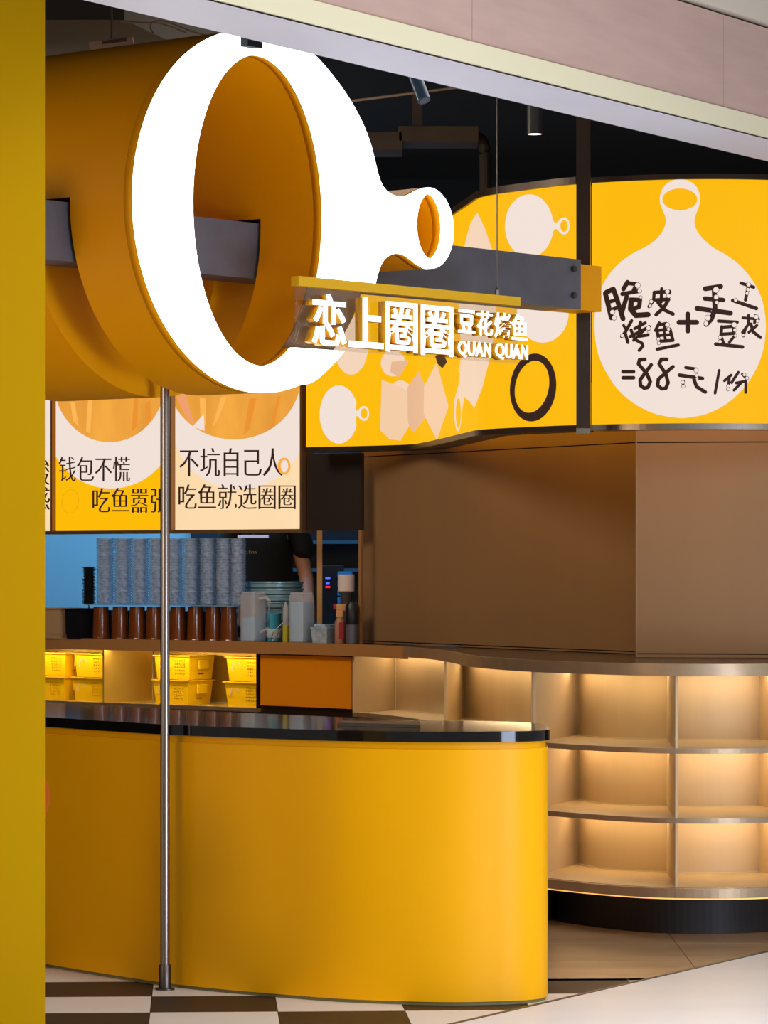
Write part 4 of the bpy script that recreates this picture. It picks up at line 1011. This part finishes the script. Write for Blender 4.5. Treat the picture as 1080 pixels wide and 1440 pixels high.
bm = BM(); tube(bm, spline([(ray(668, Yd), Yd, zz(192, Yd)), (ray(679, Yd), Yd, zz(200, Yd)), (ray(682, Yd), Yd, zz(225, Yd)), (ray(682, Yd), Yd, zz(300, Yd))], 6), .03, 10); build('duct_elbow', bm, mat('duct_dark', (40, 34, 30), .7), du, smooth=True)
bm = BM(); box(bm, (ray(587, Yd), Yd, 3.85), (.05, .05, .4)); build('hanger', bm, DCT, du)
pi_ = thing('conduit_pipe', 'thin pale conduit pipe crossing the dark ceiling behind the spotlight', 'pipe', (ray(560, 16), 16, zz(135, 16)))
bm = BM(); tube(bm, [(ray(430, 16), 16, zz(150, 16)), (ray(700, 16), 16, zz(116, 16))], .006, 8); build('pipe_run', bm, mat('pipe_pale', (150, 128, 112), .5), pi_)
for x in (440, 640):
    bm = BM(); z_ = zz(150-(x-430)*.126, 16); tube(bm, [(ray(x, 16), 16, z_), (ray(x, 16), 16, 4.0)], .003, 6); build('hanger', bm, DARK2, pi_)
bh = thing('ceiling_bulkhead', 'brown grey bulkhead box under the ceiling above the ring sign', 'bulkhead', (-1.0, 14.0, 3.6))
bm = BM(); strip(bm, [(ray(-40, 13.2), 13.2), (ray(175, 13.2), 13.2), (ray(310, 14.4), 14.4)], [(ray(-40, 13.2), 15.0), (ray(175, 13.2), 15.2), (ray(310, 14.4), 15.4)], zz(28, 13.2), 4.0); build('bulkhead_box', bm, mat('bulkhead_dark', (32, 26, 23), .7), bh)
em = thing('emergency_light', 'small pale white fixture lying over the yellow drum of the ring sign', 'light', (ray(157, 12.6), 12.6, zz(70, 12.6)))
bm = BM(); g = Vector((ray(157, 12.9), 12.9, zz(62, 12.9))); box(bm, g, (.165, .04, .034), 0, .004, (0, -.12, 0)); build('fixture_box', bm, mat('fixture_white', (150, 130, 115), .6), em)
bm = BM(); box(bm, g+Vector((.01, -.022, .008)), (.09, .004, .012), 0, 0, (0, -.12, 0)); build('fixture_label', bm, DARK2, em)
bm = BM(); tube(bm, [g, (g.x, g.y, 4.0)], .004, 6); build('hanger', bm, DARK2, em)
cbk = thing('ceiling_cables', 'loose pale cable loops in the dark above the ring sign', 'cable', (ray(240, 13), 13, zz(50, 13)))
def cpt(x, y, Y=13.0): return (ray(x, Y), Y, zz(y, Y))
for P in ([cpt(217, 49), cpt(211, 38), cpt(218, 30), cpt(235, 31), cpt(258, 40), cpt(275, 46), cpt(330, 60)], [cpt(170, 30), cpt(200, 32), cpt(228, 34), cpt(262, 46)]):
    bm = BM(); tube(bm, spline(P, 6), .0035, 6); build('cable_run', bm, mat('cable_pale', (130, 112, 98), .6), cbk)

# ------------------------------------------------------------------ chair peeking from behind the yellow wall
Yc = 11.4
xc = ray(73, Yc)-.205; ch = thing('shell_chair', 'peach coloured shell chair almost hidden behind the yellow wall at the left', 'chair', (xc, Yc, 0))
SH = mat('peach_shell', (240, 160, 90), .45); CM = mat('cream_leg', (235, 215, 180), .5)
ztop = zz(1076, Yc)
P = []
bm = BM(); rings = []
for i in range(9):
    z = ztop-.30+.30*i/8; wv = .20*(1-max(0, (i-5)/3)**2*.25) if i > 5 else .20-.012*(5-i)*.9
    row = []
    for k in range(13):
        t_ = math.pi*k/12; row.append(bm.verts.new((xc+wv*math.cos(t_), Yc+.10*math.sin(t_)+.02*i/8, z)))
    rings.append(row)
for i in range(8):
    for k in range(12): bm.faces.new((rings[i][k], rings[i][k+1], rings[i+1][k+1], rings[i+1][k]))
bmesh.ops.solidify(bm, geom=bm.faces[:], thickness=.012)
build('backrest', bm, SH, ch, smooth=True)
bm = BM(); box(bm, (xc-.03, Yc-.12, ztop-.33), (.34, .40, .03), 0, .012); build('seat', bm, SH, ch, smooth=True)
for sx in (-.17, .10):
    for sy in (-.28, .05):
        bm = BM(); tube(bm, [(xc+sx, Yc+sy, ztop-.34), (xc+sx*1.08, Yc+sy*1.05, 0)], .013, 8); build('leg', bm, CM, ch)
